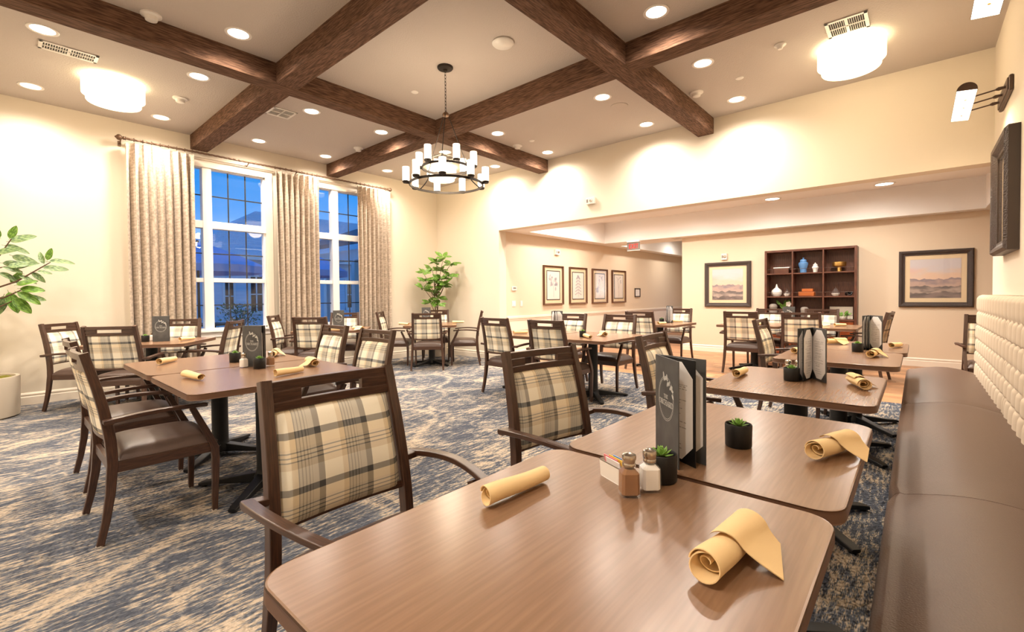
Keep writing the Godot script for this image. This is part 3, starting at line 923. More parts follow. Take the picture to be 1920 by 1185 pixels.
func build_chandelier() -> void:
	var t := thing("chandelier", "two tier black ring chandelier with ribbed glass candle shades", "chandelier", Vector3(-3.72, 0, -3.19))
	var c := MB.new()
	c.lathe([Vector2(0.0, CEIL - 0.045), Vector2(0.02, CEIL - 0.045), Vector2(0.025, CEIL - 0.03), Vector2(0.075, CEIL - 0.022), Vector2(0.082, CEIL - 0.012), Vector2(0.082, CEIL)], 28)
	part("canopy", c, M.blackmetal, t)
	var ch := MB.new()
	var y := CEIL - 0.05
	var i := 0
	while y > 3.19:
		var pts := []
		for k in 13:
			var a := TAU * k / 12.0
			var s := sin(a) * 0.009
			pts.append(Vector3(s if i % 2 == 0 else 0.0, y - 0.018 + cos(a) * 0.021, s if i % 2 == 1 else 0.0))
		ch.tube(pts, 0.0026, 6, false)
		y -= 0.034
		i += 1
	part("chain", ch, M.blackmetal, t)
	var h := MB.new()
	h.lathe([Vector2(0.0, 3.19), Vector2(0.012, 3.185), Vector2(0.03, 3.17), Vector2(0.036, 3.155), Vector2(0.03, 3.14), Vector2(0.0, 3.135)], 16)
	part("hub", h, M.rod, t)
	for k in 3:
		var a := TAU * k / 3.0 + 0.9
		var d := Vector3(cos(a), 0, sin(a))
		var r := MB.new()
		var rp := []
		for q in 9: rp.append(d * lerpf(0.03, 0.245, q / 8.0) + Vector3.UP * lerpf(3.15, 2.62, q / 8.0))
		r.tube(rp, 0.0045, 6)
		part("hanging_rod", r, M.blackmetal, t)
		var s := MB.new()
		var sp := []
		for q in 13:
			var w := q / 12.0
			sp.append(d * (lerpf(0.25, 0.378, w) - 0.05 * sin(w * PI)) + Vector3.UP * lerpf(2.62, 2.43, w))
		s.tube(sp, 0.006, 6)
		part("scroll_arm", s, M.blackmetal, t)
	for q in [[0.252, 2.60, 6, 0.35], [0.380, 2.425, 9, 0.1]]:
		var r := MB.new()
		r.lathe([Vector2(q[0] - 0.006, q[1] - 0.011), Vector2(q[0] + 0.006, q[1] - 0.011), Vector2(q[0] + 0.006, q[1] + 0.011), Vector2(q[0] - 0.006, q[1] + 0.011), Vector2(q[0] - 0.006, q[1] - 0.011)], 64)
		part("ring", r, M.blackmetal, t)
		var cm := MB.new()
		cm.lathe([Vector2(0.034, 0.022), Vector2(0.034, 0.165), Vector2(0.029, 0.165), Vector2(0.029, 0.022)], 32, 16, 0.06)
		var cmesh := cm.mesh()
		var pm := MB.new()
		pm.lathe([Vector2(0.0, 0.0), Vector2(0.03, 0.0), Vector2(0.037, 0.012), Vector2(0.037, 0.022), Vector2(0.0, 0.022)], 16)
		pm.tube([Vector3(-0.03, -0.004, 0), Vector3(0.0, 0.004, 0)], 0.006, 6)
		var pmesh := pm.mesh()
		for k in q[2]:
			var a: float = TAU * k / q[2] + q[3]
			var d := Vector3(cos(a), 0, sin(a))
			var x := Transform3D(Basis(Vector3.UP, -a), d * (q[0] + 0.035) + Vector3.UP * q[1])
			var cup := again("candle_cup", pmesh, M.blackmetal, t, x)
			again("glass_shade", cmesh, M.candle, cup, Transform3D.IDENTITY)
	for q in [Vector3(0, 2.69, 0), Vector3(0, 2.50, 0)]:
		var o := OmniLight3D.new()
		o.omni_range = 14.0
		o.omni_attenuation = 2.0
		lamp(t, o, "light", q, Color(1.0, 0.91, 0.78), 0.35, 0.08)

func wall_lamp(z: float, label: String) -> void:
	var t := thing("picture_lamp", label, "wall lamp", Vector3(XR, 2.90, z), 0.0, "bronze picture lamps on the bench wall")
	var p := MB.new()
	p.box(Vector3(-0.014, 0.0, 0), Vector3(0.028, 0.125, 0.62), 0.008)
	p.box(Vector3(-0.031, 0.0, 0), Vector3(0.012, 0.095, 0.58), 0.005)
	part("wall_plate", p, M.bronze, t)
	for k in [-0.2, 0.0, 0.2]:
		var a := MB.new()
		a.tube([Vector3(-0.035, 0.0, k), Vector3(-0.26, -0.03, k)], 0.006, 8)
		a.tube([Vector3(-0.035, 0.0, k), Vector3(-0.06, -0.003, k), Vector3(-0.075, -0.005, k), Vector3(-0.09, -0.007, k)], [0.009, 0.013, 0.015, 0.008], 10)
		part("arm", a, M.bronze, t)
	var h := MB.new()
	h.t = Transform3D(Basis(Vector3.BACK, -0.12), Vector3(-0.27, -0.03, 0))
	h.grid(14, 1, func(u: float, w: float) -> Vector3: return Vector3(cos(u * PI) * 0.062, sin(u * PI) * 0.062, (w - 0.5) * 0.86), 1, 1, Vector3.UP)
	for s in [-1.0, 1.0]:
		for k in 14:
			var nn := Vector3(0, 0, s)
			h.tri(Vector3(0, 0, s * 0.43), Vector3(cos(k * PI / 14) * 0.062, sin(k * PI / 14) * 0.062, s * 0.43), Vector3(cos((k + 1) * PI / 14) * 0.062, sin((k + 1) * PI / 14) * 0.062, s * 0.43), nn, nn, nn)
	part("hood", h, M.bronze, t)
	var g := MB.new()
	g.t = h.t
	g.box(Vector3(0, -0.004, 0), Vector3(0.118, 0.008, 0.85), 0.002)
	var face := part("diffuser", g, M.tubeglow, t)
	for k in [-0.26, -0.02, 0.2]:
		var s := MB.new()
		s.t = h.t
		s.lathe([Vector2(0.0, -0.014), Vector2(0.008, -0.012), Vector2(0.009, -0.008)], 8)
		part("screw", s, M.brass, face, h.t.basis * Vector3(0.005, 0, k))
	var l := SpotLight3D.new()
	l.spot_angle = 85.0
	l.spot_angle_attenuation = 0.8
	l.spot_range = 10.0
	l.spot_attenuation = 2.0
	lamp(t, l, "light", Vector3(-0.275, -0.06, 0), Color(1.0, 0.88, 0.70), 1.1, 0.08)
	l.rotation = Vector3(-PI / 2, 0, 0)

# ---------------------------------------------------------------- furniture
func zst(y: float) -> float:
	var ys := [0.0, 0.12, 0.25, 0.40, 0.50, 0.65, 0.80, 0.98]
	var zs := [-0.285, -0.258, -0.238, -0.226, -0.228, -0.246, -0.277, -0.323]
	for i in ys.size() - 1:
		if y <= ys[i + 1]: return lerpf(zs[i], zs[i + 1], (y - ys[i]) / (ys[i + 1] - ys[i]))
	return zs[-1]

func xst(y: float) -> float:
	if y < 0.42: return lerpf(0.268, 0.246, y / 0.42)
	return lerpf(0.246, 0.226, (y - 0.42) / 0.56)

func make_chair(ou: float, ov: float) -> Node3D:
	var t := Node3D.new()
	t.name = "dining_chair"
	for s in [-1.0, 1.0]:
		var m := MB.new()
		var pts := []
		var sec := []
		for y in [0.006, 0.06, 0.12, 0.18, 0.25, 0.32, 0.40, 0.46, 0.52, 0.60, 0.70, 0.80, 0.90, 0.982]:
			pts.append(Vector3(s * xst(y), y, zst(y)))
			sec.append(Vector2(lerpf(0.030, 0.036, minf(1, y / 0.4)), lerpf(0.032, 0.046, smoothstep(0.0, 0.45, y)) - 0.006 * smoothstep(0.6, 1.0, y)))
		m.bar(pts, sec, Vector3.BACK, 0.004)
		var post := part("back_post", m, M.chairwood, t)
		var g := MB.new()
		g.lathe([Vector2(0.0, 0.0), Vector2(0.015, 0.0), Vector2(0.017, 0.006), Vector2(0.012, 0.012)], 12)
		part("glide", g, M.glide, post, Vector3(s * xst(0), 0, zst(0)))
		var l := MB.new()
		var lp := []
		var ls := []
		for q in [[0.006, 0.228, 0.247, 0.028], [0.10, 0.231, 0.249, 0.031], [0.20, 0.234, 0.251, 0.035], [0.32, 0.236, 0.253, 0.040], [0.375, 0.232, 0.254, 0.042], [0.42, 0.216, 0.256, 0.039], [0.52, 0.172, 0.260, 0.034], [0.628, 0.124, 0.264, 0.030]]:
			lp.append(Vector3(s * q[2], q[0], q[1]))
			ls.append(Vector2(0.030, q[3]))
		l.bar(lp, ls, Vector3.BACK, 0.004)
		var leg := part("front_leg", l, M.chairwood, t)
		part("glide", g, M.glide, leg, Vector3(s * 0.247, 0, 0.228))
		var a := MB.new()
		a.bar([Vector3(s * 0.238, 0.628, -0.243), Vector3(s * 0.300, 0.632, -0.243), Vector3(s * 0.322, 0.632, -0.243)], [Vector2(0.040, 0.024)], Vector3.UP, 0.004)
		var ap := []
		var as2 := []
		for k in 13:
			var w := k / 12.0
			ap.append(Vector3(s * (0.303 + 0.022 * sin(w * PI * 0.9) - 0.045 * w * w), 0.632 + 0.018 * sin(w * PI) + 0.006 * w, lerpf(-0.262, 0.19, w)))
			as2.append(Vector2(0.040 - 0.004 * w, 0.024 - 0.003 * w))
		a.bar(ap, as2, Vector3.UP, 0.005)
		part("armrest", a, M.chairwood, t)
	var cz := func(x: float) -> float: return -0.020 * (1.0 - pow(x / 0.225, 2.0))
	var rail := MB.new()
	for q in [[0.0, 1.0, 0.882, 0.912], [0.0, 1.0, 0.944, 0.978], [0.0, 0.235, 0.908, 0.948], [0.765, 1.0, 0.908, 0.948]]:
		var pts := []
		var yc: float = (q[2] + q[3]) / 2
		for k in 13:
			var x := lerpf(-0.215, 0.215, lerpf(q[0], q[1], k / 12.0))
			pts.append(Vector3(x, yc, zst(yc) + cz.call(x)))
		rail.bar(pts, [Vector2(0.026, q[3] - q[2])], Vector3.UP, 0.003)
	part("top_rail", rail, M.chairwood, t)
	# upholstered backrest: front bulges, back is flatter
	var pad := MB.new()
	var y0 := 0.525
	var y1 := 0.884
	for side in [1.0, -1.0]:
		pad.grid(20, 22, func(u: float, w: float) -> Vector3:
			var y := lerpf(y0, y1, w)
			var hw := xst(y) - 0.022
			var x := lerpf(-hw, hw, u)
			var e := pow(maxf(0.0, 1.0 - pow(absf(2 * u - 1), 7.0)), 0.5) * pow(maxf(0.0, 1.0 - pow(absf(2 * w - 1), 9.0)), 0.5)
			var bulge := (0.016 + 0.018 * sin(w * PI)) if side > 0 else 0.016
			return Vector3(x, y, zst(y) + cz.call(x) + side * bulge * e), 0.42 * side, 0.36, Vector3(0, 0, side), ou, ov)
	part("backrest", pad, M.plaid, t)
	var lr := MB.new()
	var lpts := []
	for k in 9:
		var x := lerpf(-0.23, 0.23, k / 8.0)
		lpts.append(Vector3(x, 0.535, zst(0.535) + cz.call(x) - 0.004))
	lr.bar(lpts, [Vector2(0.018, 0.03)], Vector3.UP, 0.003)
	part("lower_rail", lr, M.chairwood, t)
	part("seat_frame", boxes([[Vector3(-0.235, 0.352, 0.212), Vector3(0.235, 0.408, 0.236), 0.003], [Vector3(-0.232, 0.352, -0.238), Vector3(0.232, 0.408, -0.214), 0.003],
		[Vector3(-0.256, 0.352, -0.215), Vector3(-0.232, 0.408, 0.22), 0.003], [Vector3(0.232, 0.352, -0.215), Vector3(0.256, 0.408, 0.22), 0.003]]), M.chairwood, t)
	var seat := MB.new()
	seat.grid(20, 20, func(u: float, w: float) -> Vector3:
		var x := lerpf(-0.252, 0.252, u)
		var z := lerpf(-0.212, 0.252, w)
		var e := pow(maxf(0.0, 1.0 - pow(absf(2 * u - 1), 6.0)), 0.5) * pow(maxf(0.0, 1.0 - pow(absf(2 * w - 1), 6.0)), 0.5)
		return Vector3(x, 0.412 + 0.060 * e + 0.012 * sin(u * PI) * sin(w * PI) * e, z), 1, 1, Vector3.UP)
	seat.box(Vector3(0, 0.408, 0.02), Vector3(0.502, 0.010, 0.462), 0.003)
	part("seat", seat, M.leather, t)
	return t

func rounded(lx: float, lz: float, r: float, seg := 7) -> PackedVector2Array:
	var p := PackedVector2Array()
	for q in [[1, 1, 0.0], [-1, 1, 0.5], [-1, -1, 1.0], [1, -1, 1.5]]:
		for k in seg + 1:
			var a: float = PI * (q[2] + 0.5 * k / seg)
			p.append(Vector2(q[0] * (lx / 2 - r) + r * cos(a), q[1] * (lz / 2 - r) + r * sin(a)))
	return p

func make_table(lx: float, lz: float) -> Node3D:
	var t := Node3D.new()
	t.name = "dining_table"
	var poly := rounded(lx, lz, 0.065)
	var top := MB.new()
	top.slab(poly, [Vector2(0.006, 0.75), Vector2(0.0025, 0.7488), Vector2(0.0005, 0.746)], true, false)
	part("tabletop", top, M.table, t)
	var edge := MB.new()
	edge.slab(poly, [Vector2(0.0005, 0.746), Vector2(0.0, 0.742), Vector2(0.0, 0.720), Vector2(0.002, 0.715), Vector2(0.008, 0.713)], false, true)
	part("edge_band", edge, M.table_edge, t)
	var pl := MB.new()
	pl.box(Vector3(0, 0.706, 0), Vector3(0.34, 0.014, 0.06), 0.003)
	pl.box(Vector3(0, 0.706, 0), Vector3(0.06, 0.0138, 0.34), 0.003)
	part("mounting_plate", pl, M.iron, t)
	var c := MB.new()
	c.lathe([Vector2(0.0, 0.70), Vector2(0.058, 0.70), Vector2(0.058, 0.12), Vector2(0.06, 0.10), Vector2(0.075, 0.07), Vector2(0.075, 0.035), Vector2(0.0, 0.035)], 28)
	part("column", c, M.iron, t)
	for k in 4:
		var d := Vector3(cos(PI / 4 + k * PI / 2), 0, sin(PI / 4 + k * PI / 2))
		var f := MB.new()
		f.bar([d * 0.03 + Vector3.UP * 0.060, d * 0.12 + Vector3.UP * 0.052, d * 0.30 + Vector3.UP * 0.033, d * 0.40 + Vector3.UP * 0.024, d * 0.43 + Vector3.UP * 0.018], [Vector2(0.075, 0.07), Vector2(0.068, 0.055), Vector2(0.058, 0.030), Vector2(0.055, 0.026), Vector2(0.045, 0.020)], Vector3.UP, 0.006)
		f.lathe([Vector2(0.0, 0.0), Vector2(0.018, 0.0), Vector2(0.018, 0.012), Vector2(0.0, 0.012)], 10)
		for i in range(f.v.size() - 10 * 18, f.v.size()): f.v[i] += d * 0.405
		part("base_foot", f, M.iron, t)
	return t

func build_bench() -> void:
	var t := thing("banquette_bench", "long brown leather wall bench with cream tufted back", "bench")
	var zs := [0.9, -0.40, -2.35, -4.30, -6.30]
	part("plinth", boxes([[Vector3(0.02, 0.0, 0.9), Vector3(0.50, 0.09, -6.26), 0.004]]), M.black, t)
	part("seat_box", boxes([[Vector3(-0.06, 0.09, 0.9), Vector3(0.53, 0.33, -6.29), 0.01]]), M.bench, t)
	for i in 4:
		var a: float = zs[i] - 0.002
		var b: float = zs[i + 1] + 0.002
		var m := MB.new()
		var prof := func(u: float) -> Vector2:
			# cross-section of the crowned cushion, from the bottom of the front face over to the back
			if u < 0.22: return Vector2(-0.085, lerpf(0.30, 0.43, u / 0.22))
			if u < 0.36:
				var k := (u - 0.22) / 0.14 * PI / 2
				return Vector2(-0.045 - 0.04 * cos(k), 0.43 + 0.038 * sin(k))
			var q := (u - 0.36) / 0.64
			return Vector2(lerpf(-0.045, 0.44, q), 0.464 + 0.042 * sin(PI * minf(1.0, q * 1.02)))
		m.grid(36, 24, func(u: float, w: float) -> Vector3:
			var p: Vector2 = prof.call(u)
			var e := pow(maxf(0.0, 1.0 - pow(absf(2 * w - 1), 40.0)), 0.5)
			var c := Vector2(0.2, 0.38)
			p = c + (p - c) * lerpf(0.955, 1.0, e)
			return Vector3(p.x, p.y, lerpf(a, b, w)), 1, 1, Vector3(-0.3, 1, 0))
		for e in [a, b]:
			var nn := Vector3(0, 0, 1 if e == a else -1)
			var c := Vector2(0.2, 0.38)
			for k in 36:
				var p: Vector2 = c + (prof.call(k / 36.0) - c) * 0.955
				var q: Vector2 = c + (prof.call((k + 1) / 36.0) - c) * 0.955
				m.tri(Vector3(0.2, 0.34, e), Vector3(p.x, p.y, e), Vector3(q.x, q.y, e), nn, nn, nn)
		part("seat_cushion", m, M.bench, t)
		# tufted back panel
		var k := MB.new()
		var L := absf(b - a)
		var n := int(round(L / 0.165))
		var rows := [1.215, 1.065, 0.935, 0.805, 0.69, 0.575, 0.40]
		k.grid(n * 16, 80, func(u: float, w: float) -> Vector3:
			var y := lerpf(1.222, 0.40, w)
			var z := lerpf(a, b, u)
			var r := 0
			while r < 5 and y < rows[r + 1]: r += 1
			var fy: float = (rows[r] - y) / (rows[r] - rows[r + 1])
			var fz := fposmod(u * n + (0.5 if r % 2 == 1 else 0.0), 1.0)
			var ac := pow(maxf(0.0, 1.0 - pow(absf(2 * fz - 1), 2.2)), 0.6)
			var vc := 1.0
			if r == 0: vc = pow(maxf(0.0, 1.0 - pow(clampf(fy, 0, 1), 7.0)), 0.5)
			elif r == 5: vc = pow(maxf(0.0, 1.0 - pow(clampf(1.0 - fy, 0, 1), 9.0)), 0.5)
			else: vc = pow(maxf(0.0, 1.0 - pow(absf(2 * fy - 1), 5.0)), 0.5)
			vc = lerpf(0.50, 1.0, vc)
			var edge := pow(maxf(0.0, 1.0 - pow(absf(2 * u - 1), 60.0)), 0.5)
			var topr := sqrt(clampf((1.222 - y) / 0.035, 0.0, 1.0))
			var lean := 0.025 * (y - 0.4)
			var x := 0.452 + lean - (0.008 + 0.042 * ac * vc) * edge + 0.035 * (1.0 - topr)
			return Vector3(x, y, z), L, 0.8, Vector3(-1, 0, 0))
		k.flat(Vector3(0.507, 1.222, a), Vector3(0.507, 1.222, b), Vector3(0.553, 1.222, b), Vector3(0.553, 1.222, a), Vector3.UP)
		k.box(Vector3(0.525, 0.81, (a + b) / 2), Vector3(0.052, 0.815, L), 0.0)
		part("back_panel", k, M.tuft, t)

# ---------------------------------------------------------------- table things
func make_napkin(flap: bool, sd: int) -> Node3D:
	var t := Node3D.new()
	t.name = "napkin"
	var r := RandomNumberGenerator.new()
	r.seed = sd
	var L := 0.215
	var m := MB.new()
	var tp := r.randf_range(0.72, 0.9)
	var wob := r.randf_range(0.0, 6.0)
	var sp := func(s: float, v: float, th: float) -> Vector3:
		var a := 0.6 + s * TAU * 2.4
		var rad := (lerpf(0.005, 0.0285 if flap else 0.0245, sqrt(s)) + th) * lerpf(1.0, tp, v)
		rad *= 1.0 + 0.05 * sin(v * 7.0 + wob + a)
		var x := lerpf(-L / 2, L / 2, v) + (0.5 - v) * 0.05 * (1.0 - s) + 0.012 * sin(s * 9.0 + wob) * (1.0 - v)
		return Vector3(x, (0.0305 if flap else 0.0265) * lerpf(1.0, tp, v) + sin(a) * rad * 0.93, cos(a) * rad * 1.05)
	m.grid(64, 14, func(u: float, w: float) -> Vector3: return sp.call(u, w, 0.0018))
	m.grid(64, 14, func(u: float, w: float) -> Vector3: return sp.call(u, w, -0.0004))
	for e in [0.0, 1.0]:
		for k in 64:
			var nn := Vector3(-1 if e == 0.0 else 1, 0, 0)
			m.flat(sp.call(k / 64.0, e, 0.0018), sp.call((k + 1) / 64.0, e, 0.0018), sp.call((k + 1) / 64.0, e, -0.0004), sp.call(k / 64.0, e, -0.0004), nn)
	for k in 14:
		m.flat(sp.call(1.0, k / 14.0, 0.0018), sp.call(1.0, (k + 1) / 14.0, 0.0018), sp.call(1.0, (k + 1) / 14.0, -0.0004), sp.call(1.0, k / 14.0, -0.0004), Vector3(0, 0.5, 0.8))
	part("roll", m, M.napkin, t)
	if flap:
		var f := MB.new()
		var path := func(v: float, uu: float) -> Vector2:
			# (z, y) over the roll and down to the table on the +z side
			if v < 0.5:
				var a := lerpf(PI * 0.78, PI * 0.16, v / 0.5)
				return Vector2(cos(a) * 0.0330, 0.0305 + sin(a) * 0.0312)
			var k := (v - 0.5) / 0.5
			var p0 := Vector2(cos(PI * 0.16) * 0.0330, 0.0305 + sin(PI * 0.16) * 0.0312)
			return Vector2(lerpf(p0.x, lerpf(0.098, 0.052, uu), k), lerpf(p0.y, lerpf(0.003, 0.016, uu), pow(k, 0.75)))
		for th in [0.0, 0.0016]:
			f.grid(16, 26, func(u: float, w: float) -> Vector3:
				var p: Vector2 = path.call(w, u)
				var x0 := lerpf(-0.03, 0.0, pow(w, 1.2))
				var x1 := lerpf(0.108, 0.098, pow(w, 1.6))
				return Vector3(lerpf(x0, x1, u), p.y + th + 0.003 * sin(u * 5.0) * sin(w * PI), p.x + 0.012 * (u - 0.5) * w), 1, 1, Vector3.UP)
		part("flap", f, M.napkin, t)
	return t

func make_pot() -> Node3D:
	var t := Node3D.new()
	t.name = "succulent_pot"
	var p := MB.new()
	p.lathe([Vector2(0.0, 0.0), Vector2(0.037, 0.0), Vector2(0.040, 0.004), Vector2(0.041, 0.072), Vector2(0.039, 0.075), Vector2(0.037, 0.072), Vector2(0.036, 0.06)], 32)
	part("pot", p, M.pot, t)
	var s := MB.new()
	s.lathe([Vector2(0.036, 0.062), Vector2(0.02, 0.066), Vector2(0.0, 0.067)], 20)
	part("soil", s, M.soil, t)
	var l := MB.new()
	rng.seed = 77
	for k in 22:
		var a := k * 2.4
		var el := lerpf(0.15, 1.35, k / 21.0)
		var d := Vector3(cos(a) * cos(el), sin(el), sin(a) * cos(el))
		var sd := Vector3(-sin(a), 0, cos(a))
		var up := sd.cross(d).normalized()
		var len := lerpf(0.036, 0.024, k / 21.0)
		for side in [1.0, -1.0]:
			l.grid(4, 6, func(u: float, w: float) -> Vector3:
				var hw := 0.0075 * sin(PI * pow(clampf(w * 0.93 + 0.07, 0, 1), 0.75))
				var x := lerpf(-hw, hw, u)
				return Vector3(0, 0.066, 0) + d * (w * len) + sd * x + up * (side * 0.0028 * (1.0 - pow(2 * u - 1, 2)) * sin(PI * minf(1.0, w * 0.9 + 0.1)) + 0.006 * w * w), 1, 1, up * side)
	part("succulent", l, M.succulent, t)
	return t

func make_shaker(fill: Material) -> Node3D:
	var t := Node3D.new()
	t.name = "shaker"
	var sq := func(r: float, y: float) -> Array:
		var o := []
		for k in 8:
			var a := TAU * (k + 0.5) / 8.0
			var c := 0.72 if true else 1.0
			var p := Vector2(signf(cos(a)), signf(sin(a)))
			# octagon: square with small corners
			o.append(Vector3(p.x * r * (1.0 if absf(cos(a)) > absf(sin(a)) else c), y, p.y * r * (1.0 if absf(sin(a)) > absf(cos(a)) else c)))
		return o
	var stack := func(m: MB, rings: Array) -> void:
		for i in rings.size() - 1:
			var A: Array = sq.call(rings[i].x, rings[i].y)
			var B: Array = sq.call(rings[i + 1].x, rings[i + 1].y)
			for k in 8:
				var k2 := (k + 1) % 8
				var nn: Vector3 = (A[k2] - A[k]).cross(B[k] - A[k]).normalized()
				if nn.dot(A[k] + A[k2] - Vector3(0, A[k].y * 2, 0)) < 0: nn = -nn
				m.flat(A[k], A[k2], B[k2], B[k], nn)
		for e in [0, rings.size() - 1]:
			var A: Array = sq.call(rings[e].x, rings[e].y)
			var nn := Vector3.DOWN if e == 0 else Vector3.UP
			for k in 8: m.tri(Vector3(0, rings[e].y, 0), A[k], A[(k + 1) % 8], nn, nn, nn)
	var b := MB.new()
	stack.call(b, [Vector2(0.0235, 0.0), Vector2(0.0245, 0.003), Vector2(0.0235, 0.060), Vector2(0.0135, 0.072), Vector2(0.0135, 0.078)])
	part("glass_body", b, M.shaker, t)
	var c := MB.new()
	stack.call(c, [Vector2(0.0205, 0.006), Vector2(0.0222, 0.008), Vector2(0.0215, 0.058), Vector2(0.0120, 0.068)])
	part("contents", c, fill, t)
	var k := MB.new()
	k.lathe([Vector2(0.0162, 0.074), Vector2(0.0168, 0.080), Vector2(0.0158, 0.082), Vector2(0.0172, 0.086), Vector2(0.0178, 0.097), Vector2(0.0165, 0.102), Vector2(0.009, 0.106), Vector2(0.0, 0.1075)], 28, 14, 0.0)
	part("cap", k, M.chrome, t)
	return t

func build_caddy(at: Vector3, turn: float, label: String, full := true) -> void:
	var m := MB.new()
	var poly := rounded(0.052, 0.105, 0.012, 5)
	m.slab(poly, [Vector2(0.002, 0.048), Vector2(0.0, 0.046), Vector2(0.003, 0.004), Vector2(0.006, 0.0)], false, true)
	m.slab(rounded(0.045, 0.098, 0.010, 5), [Vector2(0.0, 0.048), Vector2(0.003, 0.006)], false, true)
	single("sugar_caddy", m, M.ceramic, label, "caddy", at, turn)
	if not full: return
	var cols := [[Color(0.92, 0.9, 0.9), "white"], [Color(0.93, 0.55, 0.58), "pink"], [Color(0.95, 0.80, 0.35), "yellow"], [Color(0.45, 0.62, 0.86), "blue"]]
	var b := Basis(Vector3.UP, turn)
	for i in 4:
		var p := MB.new()
		p.t = Transform3D(Basis(Vector3.BACK, 0.25), Vector3.ZERO)
		p.box(Vector3(0, 0.029, 0), Vector3(0.003, 0.055, 0.06), 0.001)
		single("sugar_packet", p, mat(cols[i][0], 0.7), "small %s sweetener packet standing in the white caddy by the pepper shaker" % cols[i][1], "packet", at + b * Vector3(-0.010 + 0.0085 * i, 0.008, [0.012, -0.008, 0.004, 0.012][i]), turn, "")

func build_menu(at: Vector3, dirs: Array, label: String, w := 0.165, h := 0.30) -> void:
	var t := thing("menu", label, "menu", at, 0.0)
	var n := dirs.size()
	for i in n:
		var d := Vector3(dirs[i].x, 0, dirs[i].y).normalized()
		var zz := d.cross(Vector3.UP)
		var x := Transform3D(Basis(d, Vector3.UP, zz), Vector3.ZERO)
		var off := 0.0
		var m := MB.new()
		m.t = x
		m.box(Vector3(w / 2 + 0.003, h / 2, 0), Vector3(w, h, 0.0042), 0.0012)
		var cover := i == 0 or i == n - 1
		var lf := part("cover" if cover else "inner_leaf", m, M.cover if cover else M.black, t)
		var o: int = 1 if i == 0 else i - 1
		var od := Vector3(dirs[o].x, 0, dirs[o].y).normalized()
		var inner := signf(zz.dot(od - d))
		if inner == 0.0: inner = 1.0
		for s in ([inner] if cover else [1.0, -1.0]):
			var p := MB.new()
			p.t = x
			var x0 := 0.012
			var x1 := w - 0.006
			var y0 := 0.010
			var y1 := h - 0.010
			var c := 0.045
			var z: float = s * 0.0030
			var poly := [Vector2(x0 + c, y0), Vector2(x1 - c, y0), Vector2(x1, y0 + c), Vector2(x1, y1 - c), Vector2(x1 - c, y1), Vector2(x0 + c, y1), Vector2(x0, y1 - c), Vector2(x0, y0 + c)]
			var cc := Vector2((x0 + x1) / 2, (y0 + y1) / 2)
			for k in 8:
				var a: Vector2 = poly[k]
				var b: Vector2 = poly[(k + 1) % 8]
				var f := func(q: Vector2) -> Vector2: return Vector2((q.x - x0) / (x1 - x0), 1.0 - (q.y - y0) / (y1 - y0))
				p.tri(Vector3(cc.x, cc.y, z), Vector3(a.x, a.y, z), Vector3(b.x, b.y, z), Vector3(0, 0, s), Vector3(0, 0, s), Vector3(0, 0, s), f.call(cc), f.call(a), f.call(b))
				p.flat(Vector3(a.x, a.y, z), Vector3(b.x, b.y, z), Vector3(b.x, b.y, 0), Vector3(a.x, a.y, 0), Vector3((a + b - cc * 2).x, (a + b - cc * 2).y, 0).normalized())
			part("page", p, M.page, lf)
		if cover:
			var s := -inner
			var e := MB.new()
			# local emblem frame: x reads left to right when seen from outside
			var ex := Transform3D(Basis(d * s, Vector3.UP, zz * s), d * (w / 2 + 0.003) + Vector3.UP * h * 0.60 + zz * s * 0.0024)
			e.t = ex
			for rr in [0.060, 0.0555]:
				var pts := []
				for k in 41:
					var a := TAU * k / 40.0
					pts.append(Vector3(cos(a) * rr * 0.95, sin(a) * rr * 1.12, 0))
				for k in 40:
					if k > 3 and k < 12 and rr == 0.0555: continue
					var p0: Vector3 = pts[k]
					var p1: Vector3 = pts[k + 1]
					var th := 0.0014
					var q0 := p0 * (1.0 - th / p0.length())
					var q1 := p1 * (1.0 - th / p1.length())
					e.flat(p0 + Vector3(0, 0, 0.0003), p1 + Vector3(0, 0, 0.0003), q1 + Vector3(0, 0, 0.0003), q0 + Vector3(0, 0, 0.0003), Vector3(0, 0, 1))
			rng.seed = 12
			for k in 15:
				var w2 := k / 14.0
				var c2 := Vector3(lerpf(-0.020, 0.052, w2) + rng.randf_range(-0.004, 0.004), lerpf(0.068, 0.022, pow(w2, 1.5)) + rng.randf_range(-0.009, 0.009), 0.0004)
				var an := rng.randf_range(-1.5, 1.5)
				var dx := Vector3(cos(an), sin(an), 0)
				var dy := Vector3(-sin(an), cos(an), 0)
				var pv := []
				for q in 8: pv.append(c2 + dx * cos(q * TAU / 8) * 0.0090 + dy * sin(q * TAU / 8) * 0.0046)
				for q in 8: e.tri(c2, pv[q], pv[(q + 1) % 8], Vector3(0, 0, 1), Vector3(0, 0, 1), Vector3(0, 0, 1))
			for q in [["THE", 0.006, 15.0], ["ORCHARD", -0.014, 21.0]]:
				var tm := TextMesh.new()
				var fnt := SystemFont.new()
				fnt.font_names = PackedStringArray(["Droid Serif"])
				tm.font = fnt
				tm.text = q[0]
				tm.font_size = 32
				tm.pixel_size = 0.0001 * q[2] * 0.32
				tm.depth = 0.0004
				e.add(tm, Transform3D(Basis.IDENTITY, Vector3(0, q[1], 0.0004)))
			part("emblem", e, M.ink, lf)

